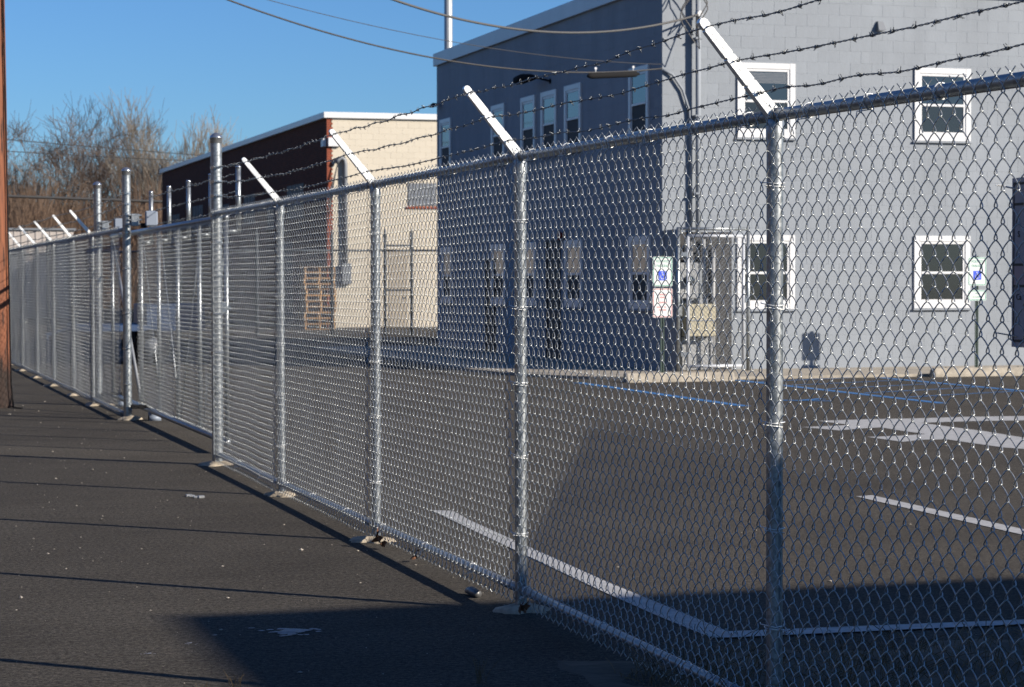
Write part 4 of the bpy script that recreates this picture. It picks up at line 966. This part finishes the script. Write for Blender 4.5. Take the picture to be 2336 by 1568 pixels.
# ------------------------------------------------------------------ trees
def grow(seed, height, spread=.5, levels=6, tr=.16, bend=.25, low=.25, kids=(3, 5)):
    """bare tree: list of (points, radii)"""
    rr = random.Random(seed); out = []
    def br(p, d, L, r, lev):
        n = 5 if lev < 3 else 4; pts = [p]; rs_ = [r]; dd = d.normalized(); q = p.copy()
        for k in range(n):
            dd = (dd+Vector((rr.gauss(0,1), rr.gauss(0,1), rr.gauss(0,.6)))*bend*.28+Vector((0,0,.05))).normalized(); q = q+dd*L/n; pts.append(q.copy()); rs_.append(max(.011, r*(1-.62*(k+1)/n)))
        out.append((pts, rs_))
        if lev >= levels: return
        nk = rr.randint(*kids)+(2 if lev == 0 else 0)
        for k in range(nk):
            t = rr.uniform(low if lev == 0 else .3, 1); i = min(n-1, int(t*n)); a = pts[i].lerp(pts[i+1], t*n-i)
            perp = dd.orthogonal().normalized(); perp.rotate(Matrix.Rotation(rr.uniform(0, 2*math.pi), 3, dd))
            nd = (dd*(1-spread*.5)+perp*spread*rr.uniform(.6, 1.3)+Vector((0,0,.16))).normalized()
            br(a, nd, L*rr.uniform(.62, .88), max(.011, rs_[i]*rr.uniform(.5, .7)), lev+1)
    br(Vector((0,0,-.3)), Vector((rr.gauss(0,.05), rr.gauss(0,.05), 1)), height*.33, tr, 0)
    return out
def tree_meshes(seed, height, m, **k):
    segs = grow(seed, height, **k); zt_ = max(p.z for s in segs for p in s[0]); f = height/zt_
    t = MB(); c = MB()
    t.tube([p*f for p in segs[0][0]], 0, 10, rs=segs[0][1])
    for pts, rs_ in segs[1:]: c.tube([p*f for p in pts], 0, 3 if rs_[0] < .05 else 6, cap=False, rs=rs_)
    return mesh_from('trunk', t.v, t.f, m, True), mesh_from('crown', c.v, c.f, m)
T1 = tree_meshes(11, 14.5, BARK, levels=6, spread=.60, tr=.24, low=.5, kids=(2,4))
T2 = tree_meshes(29, 13.0, BARK, levels=6, spread=.66, tr=.20, low=.4, kids=(2,4))
T3 = tree_meshes(38, 14.0, BARK2, levels=6, spread=.36, tr=.13, bend=.18, low=.35, kids=(2,4))
T4 = tree_meshes(47, 9.5, BARK3, levels=4, spread=.6, tr=.12, low=.1, kids=(4,6))
def atpix(u, Z):     # where a far tree stands: ground point seen at picture column u of the 2336 wide photo at depth Z
    xc = (u-1168)/5044.9*Z; return (xc*math.cos(YAW)+Z*math.sin(YAW), -xc*math.sin(YAW)+Z*math.cos(YAW))
trees = [(235,150,T1,.98,'broad dark bare tree, widest crown of the wood'),(120,158,T2,1.04,'bare rounded tree nearest the wooden pole'),(290,160,T1,.95,'bare tree crowding the broad dark one on its right'),
 (70,150,T4,1.1,'low brownish tree beside the wooden pole'),(385,150,T3,1.06,'tall slender pale tree between the dark crowns and the brick roof'),(345,156,T3,.90,'thin pale tree just left of the tallest pale one'),
 (435,155,T2,.86,'short greyish tree above the far end of the brick roof'),(490,150,T3,.88,'pale wispy tree rising over the brick roof'),(575,152,T3,.92,'faint pale tree seen right of the tall gate post'),
 (185,165,T2,1.12,'dense bare tree filling the gap between the two broad crowns'),(590,170,T4,1.2,'low twiggy tree over the brick roof'),(-60,155,T1,1.0,'bare tree beyond the wooden pole'),(-160,150,T2,1.05,'bare tree far outside to the left'),(-420,150,T1,1.1,'bare tree outside the picture, reflected in the windows'),(-600,140,T2,1.2,'second bare tree outside the picture, reflected in the windows')]
for i, (u, Z, T, s, lab) in enumerate(trees):
    x, y = atpix(u, Z); t = thing('bare_tree', lab, 'tree', (x, y, 0), 'leafless trees behind the lot'); t.rotation_euler = (0,0,i*1.7); t.scale = (s, s, s)
    for nm, me in zip(('trunk', 'crown'), T):
        o = bpy.data.objects.new(nm, me); C.objects.link(o); o.parent = t
# scrub: many thin leafless saplings reading as one brown mass
def scrub():
    rs = np.random.RandomState(4); paths3 = []; Vs = []; Fs = []; cnt = 0
    for k in range(4300):
        u = rs.uniform(-250, 700); Z = rs.uniform(128, 172); x, y = atpix(u, Z)
        if k >= 3000: x, y = (rs.uniform(-60, -48), rs.uniform(-20, 130)) if k % 2 else (rs.uniform(-60, -12), rs.uniform(120, 150))  # extra unseen saplings added on the left to dim low sky and darken reflections
        h = rs.uniform(4.6, 8.2)+.9*math.sin(u*.021)+(1.2 if Z > 150 else 0)
        for b in range(9):
            a = rs.uniform(0, 6.3); l = h*rs.uniform(.45, 1); ln = rs.uniform(.05, .5); z0 = rs.uniform(0, .5)*h if b > 3 else 0
            t = np.linspace(0, 1, 5)[:, None]; dirv = np.array([math.cos(a)*ln, math.sin(a)*ln, 1.]); p = np.array([x, y, z0])+np.array([rs.uniform(-.5,.5), rs.uniform(-.5,.5), 0])
            q = p+t*dirv*(l if b < 4 else l*.45)+np.cumsum(rs.normal(0, .07, (5, 3)), 0); paths3.append(q)
    V, F = ribbon_tubes(np.array(paths3), .019, 3)
    o = bpy.data.objects.new('brushwood', np_mesh('brushwood', V, F, BARK3, False)); C.objects.link(o); o['kind'] = 'stuff'; o['label'] = 'tangled brown leafless undergrowth below the trees, with an unseen band added on the left to dim the sky'
scrub()

# ------------------------------------------------------------------ small things on the ground
def weeds():
    rs = np.random.RandomState(8); P = []
    for k in range(5200):
        if k < 4700: x = rs.uniform(3.15, 8); y = rs.uniform(4.5, 8.45)
        else: x = rs.uniform(2.9, 3.3); y = rs.uniform(5.5, 8.2)
        h = rs.gamma(2, .05)*(1 if y < 8 else .6)+.02; a = rs.uniform(0, 6.3); ln = rs.uniform(.2, 1.3); t = np.linspace(0, 1, 5)
        q = np.stack([x+math.cos(a)*ln*h*t**1.6, y+math.sin(a)*ln*h*t**1.6, -.01+h*(t-.25*ln*t*t)], -1); P.append(q)
    V, F = ribbon_tubes(np.array(P), .0017, 3)
    o = bpy.data.objects.new('dry_grass', np_mesh('dry_grass', V, F, GRASS, False)); C.objects.link(o); o['kind'] = 'stuff'; o['label'] = 'dry brown grass and weeds inside the fence foot'
weeds()
def stones():
    rs = np.random.RandomState(5); V = []; F = []
    base = np.array([(1,0,0),(-1,0,0),(0,1,0),(0,-1,0),(0,0,1),(0,0,-1)], float); fc = [(0,2,4),(2,1,4),(1,3,4),(3,0,4),(2,0,5),(1,2,5),(3,1,5),(0,3,5)]
    for k in range(900):
        y = rs.uniform(7.5, 30)**1.0; x = rs.uniform(-2.0, 3.2) if k < 620 else rs.uniform(3.2, 12)
        s = .0022+rs.gamma(1.1, .0020); v = base*s*rs.uniform(.6, 1.3, (6, 1))*np.array([1.2, 1, .7])+np.array([x, y, s*.45]); o = len(V); V += v.tolist(); F += [tuple(i+o for i in f) for f in fc]
    mb = MB(); mb.v = V; mb.f = F; o = obj('loose_gravel', mb, STONE); o['kind'] = 'stuff'; o['label'] = 'scattered small stones on the asphalt'
stones()
def leaf_clump(x, y, z, s, seed, label):
    rr = random.Random(seed); mb = MB()
    for k in range(5):
        c = Vector((x+rr.uniform(-.025,.025), y+rr.uniform(-.06,.06), z+rr.uniform(-.03,.04))); a = Vector((rr.gauss(0,.4), rr.gauss(0,1), rr.gauss(0,1))).normalized()*s; b = a.cross(Vector((1, rr.gauss(0,.4), rr.gauss(0,.4)))).normalized()*s*.45; up3 = a.cross(b).normalized()*s*.25
        mb.add([c-a, c-a*.3+b+up3, c+a*.5+b*.7, c+a, c+a*.5-b*.7+up3, c-a*.3-b, c], [(0,1,6),(1,2,6),(2,3,6),(3,4,6),(4,5,6),(5,0,6)])
    tag(obj('dead_leaves', mb, LEAF), label, 'leaves', 'dead leaves caught in the fence')
leaf_clump(3.0, 12.45, .05, .042, 1, 'brown dead leaves caught under the bottom rail right of a post')
leaf_clump(3.0, 11.75, .05, .03, 2, 'small brown leaf hanging in the mesh foot')
leaf_clump(3.0, 9.62, .05, .034, 3, 'brown dead leaves on the bottom rail beside the near footing')
can = MB(); can.tube([(2.96,10.50,.020),(2.965,10.44,.024),(2.97,10.38,.02),(2.975,10.36,.019)], 0, 14, rs=[.016,.024,.02,.019])
tag(obj('crushed_can', can, mat('dull_can', (.12,.12,.12), .45, .5), None, True), 'crushed dark can lying against the foot of the mesh', 'can')
pr = random.Random(3)
for i, (cx, cy, s, nb, lab) in enumerate(((1.90,9.60,.11,60,'largest pale splash on the shaded asphalt'),(1.42,9.42,.03,7,'small pale spot left of the large splash'),(1.56,9.62,.03,6,'thin pale streak between the two pale spots'),(1.22,9.22,.03,6,'pale spot nearest the shadow edge'))):
    mb = MB()
    for q in range(nb):
        ox, oy = pr.gauss(0, s*.55), pr.gauss(0, s*.45); rr_ = s*(.10+.28*math.exp(-(ox*ox+oy*oy)/(s*s*.3))*pr.random())
        pts = [(cx+ox+rr_*(1+.45*pr.uniform(-1,1))*math.cos(a)*1.25, cy+oy+rr_*(1+.45*pr.uniform(-1,1))*math.sin(a)*1.1) for a in np.linspace(0, 2*math.pi, 12)[:-1]]; mb.poly(pts, .003+.00004*q)
    o = tag(obj('spilled_patch', mb, FROST), lab, 'stain', 'pale splashes on the street'); o['kind'] = 'stuff'
lit = MB()
for k in range(4): a = Vector((2.42+pr.uniform(-.05,.05), 15.85+pr.uniform(-.08,.08), .004)); lit.box(a.x-.02,a.x+.025,a.y-.03,a.y+.02,.0,.012+.006*pr.random(),.003)
tag(obj('paper_scrap', lit, FROST), 'crumpled pale scrap beside the fence shadow line', 'litter')
def sprig(x, y, seed, label, h=.16):
    rs = np.random.RandomState(seed); P = []
    for k in range(16):
        a = rs.uniform(0, 6.3); hh_ = h*rs.uniform(.4, 1); t = np.linspace(0, 1, 6); ln = rs.uniform(.1, .7)
        P.append(np.stack([x+rs.uniform(-.02,.02)+math.cos(a)*ln*hh_*t**1.5, y+rs.uniform(-.02,.02)+math.sin(a)*ln*hh_*t**1.5, hh_*t], -1))
    V, F = ribbon_tubes(np.array(P), .001, 3); o = bpy.data.objects.new('weed_sprig', np_mesh('weed_sprig', V, F, GRASS, False)); C.objects.link(o); tag(o, label, 'weed', 'weeds at the bottom of the picture')
sprig(1.30, 8.28, 1, 'small dry weed tuft in the asphalt, left one', .04); sprig(1.42, 8.28, 2, 'tall thin dry stalk right of the small tuft', .09); sprig(2.35, 8.15, 3, 'dry stalks in the shade before the fence', .12)
